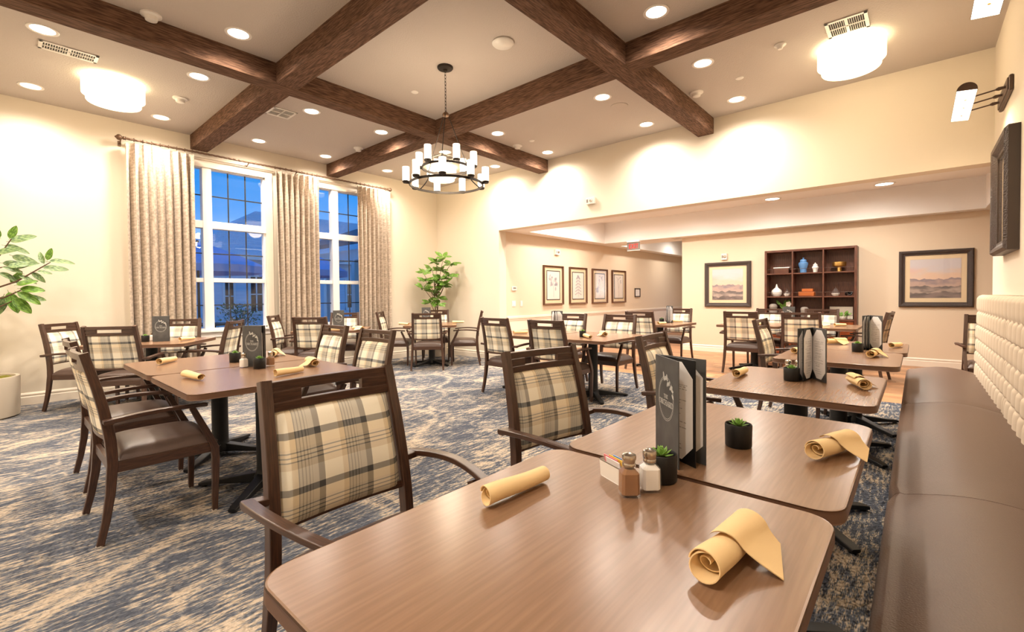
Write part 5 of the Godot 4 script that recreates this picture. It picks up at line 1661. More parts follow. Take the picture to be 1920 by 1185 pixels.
# ---------------------------------------------------------------- outside the windows
func build_outside() -> void:
	struct("ground", boxes([[Vector3(-60, -0.35, 40), Vector3(XL - 0.3, -0.15, -60)]]), M.patio, "grey paved patio outside the windows", "ground")
	var X := -22.0
	var hse := thing("house", "blue grey lap sided house with white windows across the patio", "house", Vector3(X, -0.15, -10))
	var o := Vector3(-X, 0.15, 10)
	part("wall", span(Vector3(X - 6, 0, -5.3) + o - Vector3(0, 0.15, 0), Vector3(X - 0.03, 3.15, -24) + o), M.siding, hse)
	var k := 0
	var bm := MB.new()
	bm.box(Vector3(0, 0, -9.35), Vector3(0.03, 0.155, 18.7), 0.004)
	var bmesh := bm.mesh()
	var y := 0.05
	while y < 3.0:
		again("siding_board", bmesh, M.siding, hse, Transform3D(Basis(Vector3.BACK, 0.06), Vector3(X - 0.012, y + 0.08, -5.3) + o))
		y += 0.15
	for q in [[-6.45, -6.95, 0.66, 2.05], [-7.45, -8.10, 0.55, 2.32], [-10.0, -10.7, 0.6, 2.2], [-12.0, -12.7, 0.6, 2.2]]:
		var a := Vector3(X, q[2], q[0]) + o
		var b := Vector3(X, q[3], q[1]) + o
		var fw := 0.09
		var w := part("window", boxes([[a + Vector3(0, 0, 0), Vector3(a.x + 0.05, b.y, a.z - fw)], [Vector3(a.x, a.y, b.z + fw), Vector3(a.x + 0.05, b.y, b.z)], [Vector3(a.x, b.y - 0.12, a.z + 0.03), Vector3(a.x + 0.06, b.y, b.z - 0.03)], [Vector3(a.x, a.y, a.z), Vector3(a.x + 0.06, a.y + 0.14, b.z)],
			[Vector3(a.x, a.y, (a.z + b.z) / 2 + 0.025), Vector3(a.x + 0.045, b.y, (a.z + b.z) / 2 - 0.025)], [Vector3(a.x, (a.y + b.y) / 2 - 0.02, a.z), Vector3(a.x + 0.045, (a.y + b.y) / 2 + 0.02, b.z)]]), M.housewhite, hse)
		part("pane", span(Vector3(a.x + 0.004, a.y + 0.1, a.z - 0.05), Vector3(a.x + 0.02, b.y - 0.1, b.z + 0.05)), M.houseglass, w)
	var rf := MB.new()
	var e0 := Vector3(X + 0.5, 3.05, -4.9) + o
	var e1 := Vector3(X + 0.5, 3.05, -24) + o
	var r0 := Vector3(X - 4.5, 5.9, -9.4) + o
	var r1 := Vector3(X - 4.5, 5.9, -24) + o
	var e2 := Vector3(X - 9.5, 3.05, -4.9) + o
	var e3 := Vector3(X - 9.5, 3.05, -24) + o
	var nf := (e1 - e0).cross(r0 - e0).normalized()
	if nf.y < 0: nf = -nf
	rf.flat(e0, e1, r1, r0, nf)
	var nh := (e2 - e0).cross(r0 - e0).normalized()
	if nh.y < 0: nh = -nh
	rf.tri(e0, e2, r0, nh, nh, nh)
	var nb := Vector3(-nf.x, nf.y, 0)
	rf.flat(e2, e3, r1, r0, nb)
	rf.flat(e0, e1, e3, e2, Vector3.DOWN)
	# shingle courses as low steps on the front slope
	for i in range(1, 30):
		var f := i / 30.0
		var a := e0.lerp(r0, f)
		var b := e1.lerp(r1, f)
		rf.flat(a, b, b + nf * 0.03, a + nf * 0.03, Vector3(1, -0.3, 0).normalized())
		var a2 := e0.lerp(r0, f + 0.026)
		var b2 := e1.lerp(r1, f + 0.026)
		rf.flat(a + nf * 0.03, b + nf * 0.03, b2, a2, nf)
	part("roof", rf, M.shingle, hse)
	part("fascia", span(Vector3(X + 0.48, 2.92, -4.9) + o, Vector3(X + 0.54, 3.10, -24) + o), M.housewhite, hse)
	var h2 := thing("house", "lower house roof glimpsed behind the curtain across the patio", "house", Vector3(-35, -0.15, -1.0))
	part("wall", span(Vector3(-2.0, 0, 4.0), Vector3(2.0, 3.2, -3.4)), M.siding, h2)
	var r2 := MB.new()
	r2.flat(Vector3(2.4, 3.1, 4.4), Vector3(2.4, 3.1, -3.8), Vector3(0, 4.3, -1.8), Vector3(0, 4.3, 2.4), Vector3(0.45, 0.9, 0))
	r2.flat(Vector3(-2.4, 3.1, 4.4), Vector3(-2.4, 3.1, -3.8), Vector3(0, 4.3, -1.8), Vector3(0, 4.3, 2.4), Vector3(-0.45, 0.9, 0))
	r2.tri(Vector3(2.4, 3.1, -3.8), Vector3(-2.4, 3.1, -3.8), Vector3(0, 4.3, -1.8), Vector3(0, 0.8, -0.5), Vector3(0, 0.8, -0.5), Vector3(0, 0.8, -0.5))
	r2.tri(Vector3(2.4, 3.1, 4.4), Vector3(-2.4, 3.1, 4.4), Vector3(0, 4.3, 2.4), Vector3(0, 0.8, 0.5), Vector3(0, 0.8, 0.5), Vector3(0, 0.8, 0.5))
	part("roof", r2, M.shingle, h2)
	# porch wing seen through the second window
	var p := thing("porch", "covered porch with white posts and a dark shingled roof beyond the second window", "porch", Vector3(-12.4, -0.15, -8.2))
	var rr := MB.new()
	var a0 := Vector3(-3.4, 2.95, 1.75)
	var a1 := Vector3(3.0, 2.95, 1.75)
	var a2 := Vector3(3.0, 4.9, -3.0)
	var a3 := Vector3(-1.0, 4.9, -3.0)
	rr.flat(a0, a1, a2, a3, Vector3(0, 0.92, 0.4))
	rr.flat(a0 - Vector3.UP * 0.12, a1 - Vector3.UP * 0.12, a2 - Vector3.UP * 0.12, a3 - Vector3.UP * 0.12, Vector3(0, -0.92, -0.4))
	rr.flat(a0, a1, a1 - Vector3.UP * 0.12, a0 - Vector3.UP * 0.12, Vector3.BACK)
	rr.flat(a0, a3, a3 - Vector3.UP * 0.12, a0 - Vector3.UP * 0.12, Vector3(-0.9, 0, 0.4))
	part("roof", rr, M.darkroof, p)
	part("header", span(Vector3(-3.0, 2.45, 1.45), Vector3(2.9, 2.75, 1.25)), M.housewhite, p)
	for x in [-2.9, -1.2, 0.45]:
		part("post", boxes([[Vector3(x - 0.09, 0, 1.44), Vector3(x + 0.09, 2.45, 1.26), 0.01], [Vector3(x - 0.12, 0, 1.47), Vector3(x + 0.12, 0.2, 1.23), 0.01]]), M.housewhite, p)
	part("rear_wall", span(Vector3(-3.0, 0, -2.9), Vector3(2.9, 2.95, -3.0)), M.siding, p)
	for u in [[Vector3(-11.6, -0.15, -2.95), "large blue patio umbrella outside the first window", 1.3], [Vector3(-12.0, -0.15, -5.42), "blue patio umbrella outside the second window", 1.05]]:
		var t := thing("patio_umbrella", u[1], "umbrella", u[0], 0.3)
		var c := MB.new()
		var R: float = u[2]
		var v := MB.new()
		for i in 8:
			var b0 := TAU * i / 8.0
			var b1 := TAU * (i + 1) / 8.0
			var c0 := Vector3(cos(b0), 0, sin(b0))
			var c1 := Vector3(cos(b1), 0, sin(b1))
			for q in 6:
				var f0 := q / 6.0
				var f1 := (q + 1) / 6.0
				var pt := func(cc: Vector3, f: float) -> Vector3: return cc * (R * f) + Vector3.UP * (2.62 - 0.52 * pow(f, 1.25))
				var nn: Vector3 = (c0 + c1) * 0.3 + Vector3.UP
				c.quad(pt.call(c0, f0), pt.call(c1, f0), pt.call(c1, f1), pt.call(c0, f1), nn, nn, nn, nn)
			var d0 := c0 * R + Vector3.UP * 2.10
			var d1 := c1 * R + Vector3.UP * 2.10
			v.flat(d0, d1, d1 - Vector3.UP * 0.15, d0 - Vector3.UP * 0.15, (c0 + c1).normalized())
			part("rib", (func() -> MB:
				var m := MB.new()
				m.tube([Vector3.UP * 2.52, c0 * (R - 0.02) + Vector3.UP * 2.085], 0.009, 5)
				return m).call(), M.wicker, t)
		part("canopy", c, M.umbrella, t)
		part("valance", v, M.umbrella, t)
		var pm := MB.new()
		pm.tube([Vector3.ZERO, Vector3(0, 2.66, 0)], 0.025, 10)
		part("pole", pm, M.wicker, t)
		var bs := MB.new()
		bs.lathe([Vector2(0, 0), Vector2(0.3, 0), Vector2(0.3, 0.05), Vector2(0.05, 0.09), Vector2(0.04, 0.3), Vector2(0, 0.3)], 24)
		part("base", bs, M.black, t)
	for q in [[Vector3(-10.6, -0.15, -4.05), 0.4, "dark slatted patio chair outside the window, by the shrub"], [Vector3(-10.4, -0.15, -2.1), 2.6, "dark slatted patio chair outside, nearest the first curtain"], [Vector3(-10.7, -0.15, -5.35), -0.4, "dark slatted patio chair outside the second window"]]:
		var t := thing("patio_chair", q[2], "chair", q[0], q[1])
		for i in 5: part("slat", bx(Vector3(0, 0.55 + 0.11 * i, -0.25 - 0.02 * i), Vector3(0.56, 0.07, 0.02), 0.004), M.wicker, t)
		part("seat", bx(Vector3(0, 0.44, 0), Vector3(0.56, 0.05, 0.5), 0.006), M.wicker, t)
		for s in [-1.0, 1.0]:
			part("leg", boxes([[Vector3(s * 0.29 - 0.02, 0, -0.36), Vector3(s * 0.29 + 0.02, 1.06, -0.31), 0.004]]), M.wicker, t)
			part("leg", boxes([[Vector3(s * 0.29 - 0.02, 0, 0.2), Vector3(s * 0.29 + 0.02, 0.66, 0.25), 0.004]]), M.wicker, t)
			part("armrest", boxes([[Vector3(s * 0.29 - 0.03, 0.66, -0.34), Vector3(s * 0.29 + 0.03, 0.69, 0.27), 0.004]]), M.wicker, t)
	var pt := thing("patio_table", "round dark patio table under the first umbrella", "table", Vector3(-11.6, -0.15, -2.95))
	var tm := MB.new()
	tm.lathe([Vector2(0.05, 0.86), Vector2(0.6, 0.86), Vector2(0.6, 0.83), Vector2(0.05, 0.83), Vector2(0.05, 0.86)], 32)
	part("tabletop", tm, M.wicker, pt)
	for i in 4: part("leg", boxes([[Vector3(-0.4 + 0.8 * (i % 2) - 0.02, 0, -0.4 + 0.8 * (i / 2) - 0.02), Vector3(-0.4 + 0.8 * (i % 2) + 0.02, 0.83, -0.4 + 0.8 * (i / 2) + 0.02)]]), M.wicker, pt)
	rng.seed = 8
	for q in [[Vector3(-20.5, -0.15, -6.6), "leafy green shrub against the house, nearer the first curtain"], [Vector3(-20.6, -0.15, -8.6), "leafy green shrub against the house, behind the patio chair"]]:
		var t := thing("shrub", q[1], "shrub", q[0])
		var st := MB.new()
		for i in 10:
			var a := TAU * i / 10.0
			st.tube([Vector3.ZERO, Vector3(cos(a) * 0.3, 0.6, sin(a) * 0.3), Vector3(cos(a) * 0.5, 1.0, sin(a) * 0.6)], [0.02, 0.012, 0.006], 5)
		part("stems", st, M.twig, t)
		var lm := MB.new()
		for i in 420:
			var a := rng.randf() * TAU
			var p0 := Vector3(cos(a) * rng.randf() * 0.65, rng.randf_range(0.25, 1.15), sin(a) * rng.randf() * 0.8)
			var d := Vector3(rng.randf_range(-1, 1), rng.randf_range(-0.2, 1), rng.randf_range(-1, 1)).normalized() * 0.13
			var s := d.cross(Vector3.UP).normalized() * 0.04
			var nn := s.cross(d).normalized()
			lm.tri(p0, p0 + d * 0.5 + s, p0 + d, nn, nn, nn)
			lm.tri(p0, p0 + d, p0 + d * 0.5 - s, nn, nn, nn)
		var lf := part("foliage", lm, M.shrub, t)
		lf.set_meta("kind", "stuff")

# ---------------------------------------------------------------- the scene
func _ready() -> void:
	# camera, sky, exposure
	var cam := Camera3D.new()
	cam.name = "camera"
	add_child(cam)
	cam.position = Vector3(0, 1.25, 0)
	cam.basis = Basis.from_euler(Vector3(-0.0204633, 0.7235882, -0.0091787), EULER_ORDER_YXZ)
	var fpx := 861.357
	cam.projection = Camera3D.PROJECTION_FRUSTUM
	cam.near = 0.1
	cam.far = 200.0
	cam.size = cam.near * 1185.0 / fpx
	cam.frustum_offset = Vector2(0, -(592.5 - 572.766) / fpx * cam.near)
	cam.current = true
	var env := Environment.new()
	env.background_mode = Environment.BG_SKY
	var sky := Sky.new()
	var ps := ProceduralSkyMaterial.new()
	ps.sky_top_color = Color(0.0, 0.58, 0.97)
	ps.sky_horizon_color = Color(1.75, 1.8, 1.85)
	ps.sky_curve = 0.030
	ps.sky_energy_multiplier = 1.0
	ps.ground_bottom_color = Color(0.35, 0.40, 0.46)
	ps.ground_horizon_color = Color(0.45, 0.55, 0.68)
	sky.sky_material = ps
	env.sky = sky
	env.ambient_light_source = Environment.AMBIENT_SOURCE_SKY
	env.tonemap_mode = Environment.TONE_MAPPER_LINEAR
	env.tonemap_exposure = 1.0
	env.sdfgi_enabled = true
	env.ssao_enabled = true
	env.ssil_enabled = true
	var we := WorldEnvironment.new()
	we.name = "environment"
	we.environment = env
	add_child(we)
	make_materials()
	build_shell()
	build_window(1, -1.34, "tall white double window with transoms, first from the potted fig")
	build_window(2, -3.36, "tall white double window with transoms, nearer the room corner")

	# ceiling lights
	var xn := {-7.5: "window wall row", -5.86: "row between window wall and first beam", -4.64: "chandelier bay row along the first beam", -2.88: "chandelier bay row along the second beam", -1.68: "row past the second beam"}
	var dl := [[-5.83, -0.35, "round recessed downlight beside the beam, just before the air vent"], [-7.46, -0.34, "round recessed downlight by the window wall, near the drum light"], [-4.63, -1.53, "round recessed downlight alone in the bay beside the cone smoke detector"], [-5.83, -1.53, "round recessed downlight between the window side drum light and the beam crossing"], [-7.5, -1.53, "round recessed downlight above the curtain rod's finial"],
		[-5.86, -2.775, "round recessed downlight beside the air vent behind the beam crossing"], [-7.54, -2.745, "round recessed downlight above the first window's edge"], [-7.54, -3.80, "round recessed downlight above the middle curtain"], [-5.86, -3.80, "round recessed downlight just short of the far cross beam on the window side"], [-7.56, -5.02, "round recessed downlight above the last curtain"],
		[-5.89, -5.03, "round recessed downlight seen through the chandelier's candles"], [-5.87, -6.21, "round recessed downlight at the back wall, right of the chandelier and under the beam end"], [-4.66, -4.99, "round recessed downlight between chandelier and back wall, beside the far cross beam"], [-4.66, -6.21, "round recessed downlight at the back wall above the white strobe"],
		[-2.88, -4.95, "round recessed downlight beside the flush speaker grille"], [-2.88, -6.15, "round recessed downlight at the back wall beside the bench side beam"], [-1.68, -3.785, "largest looking round recessed downlight, in the bay nearest the bench"], [-1.69, -4.94, "round recessed downlight in the angle past both beams"], [-1.69, -6.13, "round recessed downlight between the beam end and the bench side drum light"]]
	for q in dl: downlight(q[0], q[1], q[2])
	drum_light(-6.65, -0.94, "double drum ceiling light on the window side, above the potted fig")
	drum_light(-0.5, -5.54, "double drum ceiling light over the bench end")
	drum_light(-6.63, -5.57, "double drum ceiling light in the far corner behind the chandelier")
	build_chandelier()
	for q in [[-1.483, -7.01, "small soffit downlight over the opening, above the bookcase's top"], [-0.305, -6.99, "small soffit downlight over the opening, nearer the bench"]]: downlight(q[0], q[1], q[2], SOF, 1.6)
	var hid := "recessed downlight hidden up in the alcove recess, "
	for q in [[-5.1, -9.0, "nearest the exit sign"], [-3.7, -9.0, "before the smaller landscape"], [-2.2, -9.0, "before the bookcase"], [-0.7, -9.0, "before the wide landscape"], [-5.25, -7.75, "beside the first botanical print"], [-3.0, -7.75, "above the table below the botanical pictures"], [-0.7, -7.75, "past the end of the bench"]]: downlight(q[0], q[1], hid + q[2], 3.03, 5.2, Color(1.0, 0.965, 0.92), 88.0)
	for q in [[-5.2, -11.5, "just past the exit sign"], [-5.2, -14.0, "near the glazed door"]]: downlight(q[0], q[1], "recessed downlight hidden up in the corridor recess, " + q[2], 3.03, 3.4, Color(1.0, 0.965, 0.92), 88.0)
	for q in [[-5.86, 0.85, "towards the window wall"], [-4.64, 0.85, "in line with the window side beam"], [-2.88, 0.85, "in line with the bench side beam"], [-1.68, 0.85, "above the nearest armchair's side"], [-0.4, 0.6, "above the nearest table and bench"]]: downlight(q[0], q[1], "recessed downlight overhead behind the viewer, out of frame, " + q[2])
	wall_lamp(-5.65, "bronze three arm picture lamp above the thick framed picture")
	wall_lamp(-3.47, "bronze three arm picture lamp nearest the viewer, cut by the photo's top edge")
	vent(-6.156, -0.545, 0.42, 0.20, "cream slotted ceiling vent near the window side drum light", PI / 2, 10, 2)
	vent(-0.49, -5.12, 0.31, 0.31, "square ceiling vent above the bench side drum light", 0.0, 8, 2)
	vent(-6.19, -2.53, 0.30, 0.30, "square ceiling vent tucked behind the beam crossing", 0.0, 6, 2)
	vent(-6.12, -5.20, 0.34, 0.34, "square ceiling vent seen above the chandelier's ring", 0.0, 7, 2)
	var cone := [Vector2(0.075, 0.0), Vector2(0.075, -0.012), Vector2(0.05, -0.022), Vector2(0.042, -0.05), Vector2(0.03, -0.055), Vector2(0.0, -0.055)]
	for q in [[-4.86, -0.94, "white cone smoke detector hanging beside the window side beam"], [-1.986, -5.593, "white smoke detector beside the bench side beam end"], [-4.975, -5.60, "white smoke detector against the window side beam near the back wall"], [-6.62, -1.54, "white smoke detector between downlights near the curtain rod"], [-6.75, -3.95, "white smoke detector half hidden behind the far cross beam"]]:
		if q[0] == -4.975: q[0] = -4.8
		round_device("smoke_detector", q[0], q[1], q[2], "smoke detector", cone, M.plastic)
	var disc := [Vector2(0.10, 0.0), Vector2(0.105, -0.012), Vector2(0.09, -0.028), Vector2(0.0, -0.034)]
	round_device("access_point", -2.955, -3.25, "large white round wireless access point in the chandelier bay", "access point", disc, M.plastic)
	var cap := [Vector2(0.042, 0.0), Vector2(0.042, -0.005), Vector2(0.036, -0.009), Vector2(0.0, -0.010)]
	for q in [[-4.43, -3.33, "flush sprinkler cap beside the chandelier chain"], [-1.50, -5.55, "flush sprinkler cap near the bench side drum light"], [-4.49, -5.58, "flush sprinkler cap between chandelier and back wall"]]: round_device("sprinkler_cap", q[0], q[1], q[2], "sprinkler", cap, M.plastic)
	round_device("smoke_detector", -1.01, -5.08, "small white detector near the square vent on the bench side", "smoke detector", [Vector2(0.05, 0.0), Vector2(0.052, -0.01), Vector2(0.03, -0.02), Vector2(0.02, -0.045), Vector2(0.0, -0.047)], M.plastic)
	round_device("speaker_grille", -2.86, -5.33, "flush round ceiling speaker grille beside a downlight", "speaker", [Vector2(0.11, 0.0), Vector2(0.11, -0.004), Vector2(0.10, -0.006), Vector2(0.0, -0.005)], M.ceiling)

	# curtains
	build_rod()
	build_curtain(-1.21, -1.97, "grey beige pleated curtain beside the bare wall, nearest the potted fig", 1)
	build_curtain(-3.10, -3.81, "grey beige pleated curtain between the two windows", 2)
	build_curtain(-4.55, -5.25, "grey beige pleated curtain nearest the room corner", 3)

	# tables
	var ts := make_table(0.77, 0.93)
	var tl := make_table(0.92, 1.07)
	var tg := "rectangular walnut laminate dining tables"
	var first := {}
	for q in [[ts, -0.5125, -0.765, 0.0, "nearest bench table, walnut laminate, with the flapped yellow napkin and shakers"], [ts, -0.505, -1.715, 0.0, "second bench table, walnut laminate, carrying the tall menu and one round pot"], [ts, -0.515, -3.005, 0.0, "third bench table, standing alone with an open menu and a napkin at each side"], [ts, -0.47, -4.465, 0.0, "fourth bench table, joined to the one at the bench end"], [ts, -0.445, -5.415, 0.0, "last bench table, at the far end of the bench"],
		[tl, -3.28, -1.2, 0.0, "table of the left pair nearer the aisle, with the cream napkin roll"], [tl, -4.22, -1.2, 0.0, "table of the left pair nearer the windows, reflecting blue sky"], [tl, -6.85, -1.25, atan2(0.8, 0.6) - PI / 2, "angled table by the first curtain, with a menu stood on it"], [tl, -7.0, -3.6, atan2(0.8, 0.6) - PI / 2, "angled table before the second window"],
		[tl, -6.72, -5.36, atan2(0.74, 0.67), "angled table in the room corner under the potted tree"], [tl, -2.99, -4.88, 0.0, "table of the middle pair nearer the bench, with two napkin rolls"], [tl, -3.93, -4.88, 0.0, "table of the middle pair nearer the corner, with the long napkin"], [tl, -3.40, -7.78, 0.0, "table on the wood floor below the botanical pictures"],
		[tl, -1.09, -8.38, 0.0, "table before the bookcase, the end nearer the bench"], [tl, -2.03, -8.38, 0.0, "table before the bookcase, the end nearer the corridor"]]:
		if not first.has(q[0]):
			first[q[0]] = true
			q[0].name = numbered("dining_table")
			add_child(q[0])
			q[0].position = Vector3(q[1], 0, q[2])
			q[0].rotation.y = q[3]
			tag(q[0], q[4], "table", tg)
		else:
			dup(q[0], q[4], Vector3(q[1], 0, q[2]), q[3])

	# chairs: x, z, facing x, facing z, fabric cut, label
	var protos := [make_chair(0.03, 0.04), make_chair(0.10, 0.11), make_chair(0.145, 0.075)]
	var cg := "plaid dining armchairs"
	var placed := [false, false, false]
	for q in [[-1.25, -0.80, 1, 0, 0, "nearest plaid armchair, pulled up to the table with the flapped napkin"], [-1.12, -1.79, 1, 0.17, 1, "plaid armchair facing the bench beside the tall menu, second nearest"], [-1.05, -3.02, 1, -0.06, 0, "plaid armchair half hidden behind the tall menu's top"], [-0.93, -5.38, 1, 0, 2, "slanting plaid armchair seen edge on, behind the open menu at the bench"],
		[-0.60, -8.25, -1, -0.1, 1, "plaid armchair seen from the side at the bookcase table's bench end"], [0.66, -7.35, 0, 1, 0, "plaid armchair mostly hidden beyond the bench's far end"],
		[-3.36, -0.62, 0, -1, 1, "plaid armchair with brown leather seat fully in view at the left table pair"], [-4.28, -0.66, 0, -1, 0, "plaid armchair directly behind the foremost one at the left table pair"], [-4.28, -1.90, 0, 1, 2, "pale plaid armchair across the left table pair, nearer the windows"], [-3.37, -1.80, 0, 1, 1, "pale plaid armchair across the left table pair, with the blue lit rail"],
		[-7.33, -0.75, 0.68, -0.73, 2, "plaid armchair standing against the bare wall by the potted fig"], [-6.44, -0.98, -0.80, -0.60, 0, "plaid armchair with its back to us at the angled table by the first curtain"], [-7.30, -1.52, 0.80, 0.60, 1, "plaid armchair before the first curtain, behind the stood menu"], [-6.50, -1.73, -0.60, 0.80, 2, "plaid armchair turned sideways in front of the first window"],
		[-7.36, -3.16, 0.62, -0.78, 2, "plaid armchair below the middle curtain, facing into the room"], [-6.63, -3.20, -0.65, -0.76, 0, "tan looking plaid armchair with its back to us near the middle curtain"], [-7.45, -4.0, 0.80, 0.60, 1, "plaid armchair under the second window behind the small menu"],
		[-7.25, -4.98, 0.72, -0.69, 2, "plaid armchair at the corner table, on the curtain side"], [-6.38, -5.02, -0.72, -0.69, 0, "plaid armchair with its back to us at the corner table"], [-6.30, -5.80, -0.70, 0.71, 1, "plaid armchair at the corner table on the opening's side, seen edge on"], [-7.18, -5.84, 0.74, 0.67, 2, "plaid armchair under the potted tree, mostly hidden"],
		[-3.95, -4.47, 0.06, -1, 1, "plaid armchair with its back to us at the middle pair, nearer the corner"], [-3.10, -4.38, 0, -1, 2, "plaid armchair with its back to us at the middle pair, partly behind a nearer chair"], [-3.86, -5.42, 0, 1, 0, "plaid armchair across the middle pair under the first botanical print"], [-3.08, -5.42, 0, 1, 2, "plaid armchair across the middle pair with its dark seat in view"],
		[-3.42, -7.33, 0, -1, 0, "plaid armchair with its back to us at the table below the botanical pictures"], [-3.46, -8.50, 0, 1, 1, "plaid armchair across the table below the botanical pictures, beside the small menu"],
		[-2.05, -7.95, 0, -1, 1, "plaid armchair with its back to us and legs in view on the wood floor"], [-1.25, -7.95, 0, -1, 0, "plaid armchair with its back to us in front of the bookcase"], [-1.98, -9.0, 0, 1, 2, "plaid armchair before the bookcase's plant bay"], [-1.22, -9.0, 0, 1, 1, "plaid armchair before the bookcase's lower middle bay"]]:
		var turn := atan2(float(q[2]), float(q[3]))
		var pr: Node3D = protos[q[4]]
		if not placed[q[4]]:
			placed[q[4]] = true
			pr.name = numbered("dining_chair")
			add_child(pr)
			pr.position = Vector3(q[0], 0, q[1])
			pr.rotation.y = turn
			tag(pr, q[5], "chair", cg)
		else:
			dup(pr, q[5], Vector3(q[0], 0, q[1]), turn)
	build_bench()

	# table settings
	var Y := 0.7502
	var naps := [make_napkin(false, 3), make_napkin(true, 5)]
	var npl := [false, false]
	for q in [[-0.757, -0.872, 1.50, 0, "long smooth yellow napkin roll on the nearest table, near the armchair"], [-0.262, -0.905, 1.48, 1, "yellow rolled napkin with its flap open on the nearest table"], [-0.195, -1.715, 1.25, 1, "yellow rolled napkin with a folded flap beside the bench on the second table"],
		[-0.81, -3.03, 1.6, 0, "yellow napkin roll on the chair side of the third bench table"], [-0.235, -3.04, 1.94, 1, "yellow napkin roll with a trailing flap on the bench side of the third bench table"], [-0.76, -4.50, 1.5, 0, "yellow napkin roll on the chair side of the fourth bench table"], [-0.60, -5.45, 0.9, 1, "crumpled yellow napkin on the last bench table's chair side"], [-0.255, -4.54, 1.45, 1, "short yellow napkin roll in front of the stood menu on the fourth bench table"], [-0.145, -5.43, 1.3, 0, "yellow napkin roll at the bench side of the last bench table"],
		[-4.40, -0.90, 2.45, 0, "tapered cream napkin roll on the left pair, nearer the windows"], [-3.38, -0.82, 0.15, 0, "cream napkin roll with its spiral end showing on the left pair"], [-3.36, -1.56, -0.2, 1, "cream napkin roll on the left pair's far edge before the pale chairs"], [-3.08, -1.28, 1.9, 0, "yellow napkin roll peeking over the nearest chair's rail"], [-4.15, -1.60, 2.6, 1, "pale napkin behind the stood menu on the left pair"],
		[-6.6, -1.55, 2.2, 0, "yellow napkin roll on the angled table by the first curtain"], [-7.0, -0.98, 0.9, 0, "napkin roll half hidden behind the back of an armchair by the first curtain"],
		[-6.62, -3.42, 0.9, 0, "yellow napkin roll on the table before the second window"], [-6.45, -3.72, 0.2, 1, "short napkin on the edge of the table before the second window"],
		[-6.85, -4.85, 0.2, 0, "napkin roll on the corner table's curtain side"], [-6.45, -5.78, 0.9, 0, "napkin roll on the corner table's opening side"],
		[-3.90, -4.58, 1.3, 0, "long yellow napkin roll between the two backs at the middle pair"], [-2.89, -4.60, -0.7, 0, "yellow napkin roll beside the small pot at the middle pair"], [-2.90, -4.98, -0.8, 1, "crumpled napkin at the middle pair before the dark seated chair"],
		[-3.22, -7.45, 1.4, 0, "yellow napkin roll on the near edge of the table below the botanical pictures"], [-3.25, -8.15, 0.6, 0, "napkin roll behind the menu on the table below the botanical pictures"],
		[-1.87, -8.06, 1.2, 0, "napkin behind the backs at the bookcase table's corridor end"], [-1.11, -8.45, 0.4, 1, "napkin in the middle of the bookcase table's bench end"], [-0.87, -8.42, 1.0, 0, "small napkin roll near the bookcase table's bench end edge"]]:
		var pr: Node3D = naps[q[3]]
		if not npl[q[3]]:
			npl[q[3]] = true
			pr.name = numbered("napkin")
			add_child(pr)
			pr.position = Vector3(q[0], Y, q[1])
			pr.rotation.y = q[2]
			tag(pr, q[4], "napkin", "rolled yellow cloth napkins")
		else:
			dup(pr, q[4], Vector3(q[0], Y, q[1]), q[2])
	var pot := make_pot()
	var fp := true
	for q in [[-0.515, -1.185, "black succulent pot tucked behind the salt shaker"], [-0.439, -1.615, "black succulent pot alone on the second bench table"], [-0.54, -3.03, "black succulent pot beside the open menu on the third bench table"], [-0.38, -4.85, "black succulent pot beside the stood menu on the fourth bench table"], [-4.03, -1.26, "black succulent pot left of the stood menu on the left pair"], [-3.52, -1.255, "black succulent pot right of the stood menu on the left pair"],
		[-6.83, -1.19, "black succulent pot on the angled table by the first curtain"], [-3.02, -4.70, "black succulent pot on the middle pair"], [-3.43, -7.92, "black succulent pot on the table below the botanical pictures"]]:
		if fp:
			fp = false
			pot.name = numbered("succulent_pot")
			add_child(pot)
			pot.position = Vector3(q[0], Y, q[1])
			tag(pot, q[2], "potted plant", "small succulents in black pots")
		else: dup(pot, q[2], Vector3(q[0], Y, q[1]), q[0] * 9.0)
	var sh := [make_shaker(M.pepper), make_shaker(M.salt)]
	var sp := [false, false]
	for q in [[0, -0.538, -1.045, 0.75, "glass pepper shaker with brown pepper and a chrome cap on the nearest table"], [1, -0.512, -1.106, 0.75, "glass salt shaker with white salt and a chrome cap beside the pepper"], [0, -0.575, -3.13, 0.3, "pepper shaker behind the pot on the third bench table"], [1, -0.525, -3.14, 0.3, "salt shaker behind the pot on the third bench table"], [1, -3.93, -1.33, 0.3, "salt shaker between pot and stood menu on the left pair"], [0, -3.60, -1.36, 0.3, "pepper shaker behind the right pot on the left pair"],
		[1, -3.66, -1.20, 0.3, "salt shaker between the stood menu and the right pot on the left pair"], [1, -6.93, -1.27, 0.3, "salt shaker on the angled table by the first curtain"], [0, -6.88, -1.36, 0.3, "pepper shaker on the angled table by the first curtain"], [1, -3.55, -7.80, 0.3, "salt shaker on the table below the botanical pictures"]]:
		var pr: Node3D = sh[q[0]]
		if not sp[q[0]]:
			sp[q[0]] = true
			pr.name = numbered(["pepper_shaker", "salt_shaker"][q[0]])
			add_child(pr)
			pr.position = Vector3(q[1], Y, q[2])
			pr.rotation.y = q[3]
			tag(pr, q[4], "shaker", "glass salt and pepper shakers")
		else: dup(pr, q[4], Vector3(q[1], Y, q[2]), q[3])
	build_caddy(Vector3(-0.607, Y, -1.11), 1.15, "white ceramic sweetener caddy beside the pepper shaker")
	build_caddy(Vector3(-0.505, Y, -3.20), 0.4, "white sweetener caddy between the pot and open menu on the third bench table", false)
	var v2 := func(x: float, y: float) -> Vector2: return Vector2(x, y)
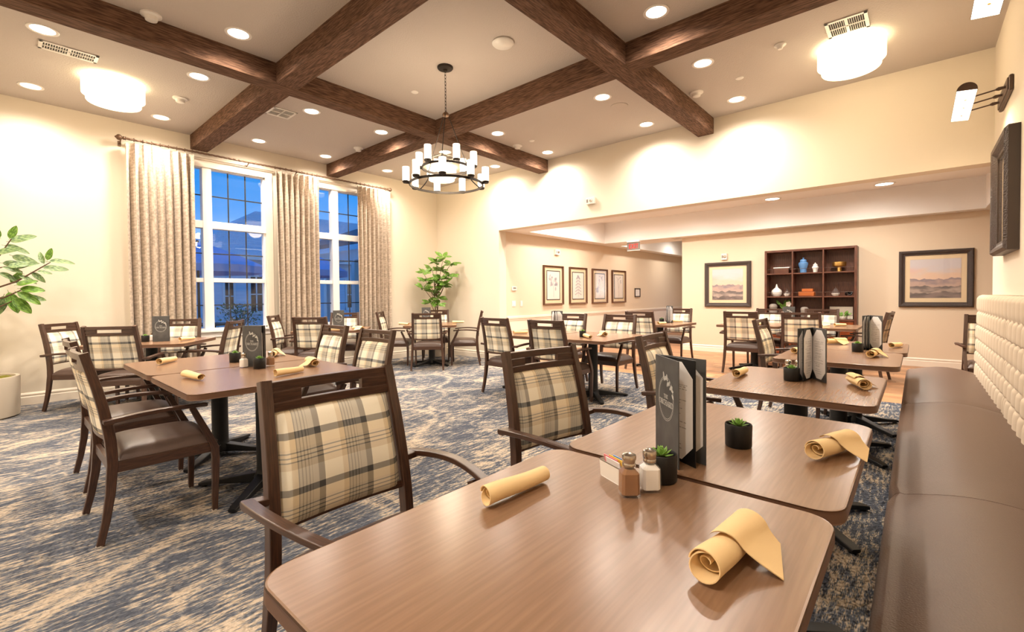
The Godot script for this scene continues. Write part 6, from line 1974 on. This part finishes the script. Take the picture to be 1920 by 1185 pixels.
	build_menu(Vector3(-0.630, Y, -1.408), [Vector2(0.71, 0.71), Vector2(0.87, 0.45), Vector2(0.97, 0.22)], "tall grey menu with THE ORCHARD emblem on the joined bench tables", 0.172, 0.31)
	build_menu(Vector3(-0.463, Y, -3.195), [Vector2(-0.30, 1), Vector2(-0.13, 1), Vector2(0.52, 0.86)], "dark menu opened towards the viewer on the third bench table", 0.165, 0.30)
	build_menu(Vector3(-0.325, Y, -5.19), [Vector2(-0.22, 0.99), Vector2(-0.06, 1), Vector2(0.08, 1), Vector2(0.60, 0.80)], "dark menu opened towards the viewer on the last bench table", 0.165, 0.30)
	build_menu(Vector3(-3.73, Y, -1.215), [Vector2(0.87, -0.48), Vector2(0.80, -0.60), Vector2(0.72, -0.70)], "grey menu with round emblem stood on the left table pair", 0.165, 0.30)
	build_menu(Vector3(-6.75, Y, -1.24), [Vector2(0.42, -0.91), Vector2(0.25, -0.97), Vector2(0.1, -1)], "grey menu with round emblem stood on the angled table by the first curtain", 0.165, 0.30)
	build_menu(Vector3(-6.85, Y, -3.52), [Vector2(0.45, -0.89), Vector2(0.25, -0.97), Vector2(0.1, -1)], "small looking menu stood before the second window's mullion", 0.165, 0.30)
	build_menu(Vector3(-7.0, Y, -5.35), [Vector2(0.65, -0.76), Vector2(0.5, -0.87), Vector2(0.3, -0.95)], "menu on the corner table just under the potted tree", 0.165, 0.30)
	build_menu(Vector3(-3.62, Y, -4.96), [Vector2(0.35, 0.94), Vector2(0.7, 0.7), Vector2(0.95, 0.3)], "menu with a white page showing on the middle pair", 0.165, 0.30)
	build_menu(Vector3(-3.38, Y, -8.03), [Vector2(0.35, 0.94), Vector2(0.6, 0.8), Vector2(0.85, 0.5)], "grey menu on the table below the botanical pictures", 0.165, 0.30)
	build_menu(Vector3(-1.55, Y, -8.0), [Vector2(1, 0.1), Vector2(1, -0.1), Vector2(0.95, -0.3)], "grey menu on the bookcase table, in front of the plant bay", 0.165, 0.30)

	build_plants()
	build_bookcase()
	build_wall_things()
	build_outside()
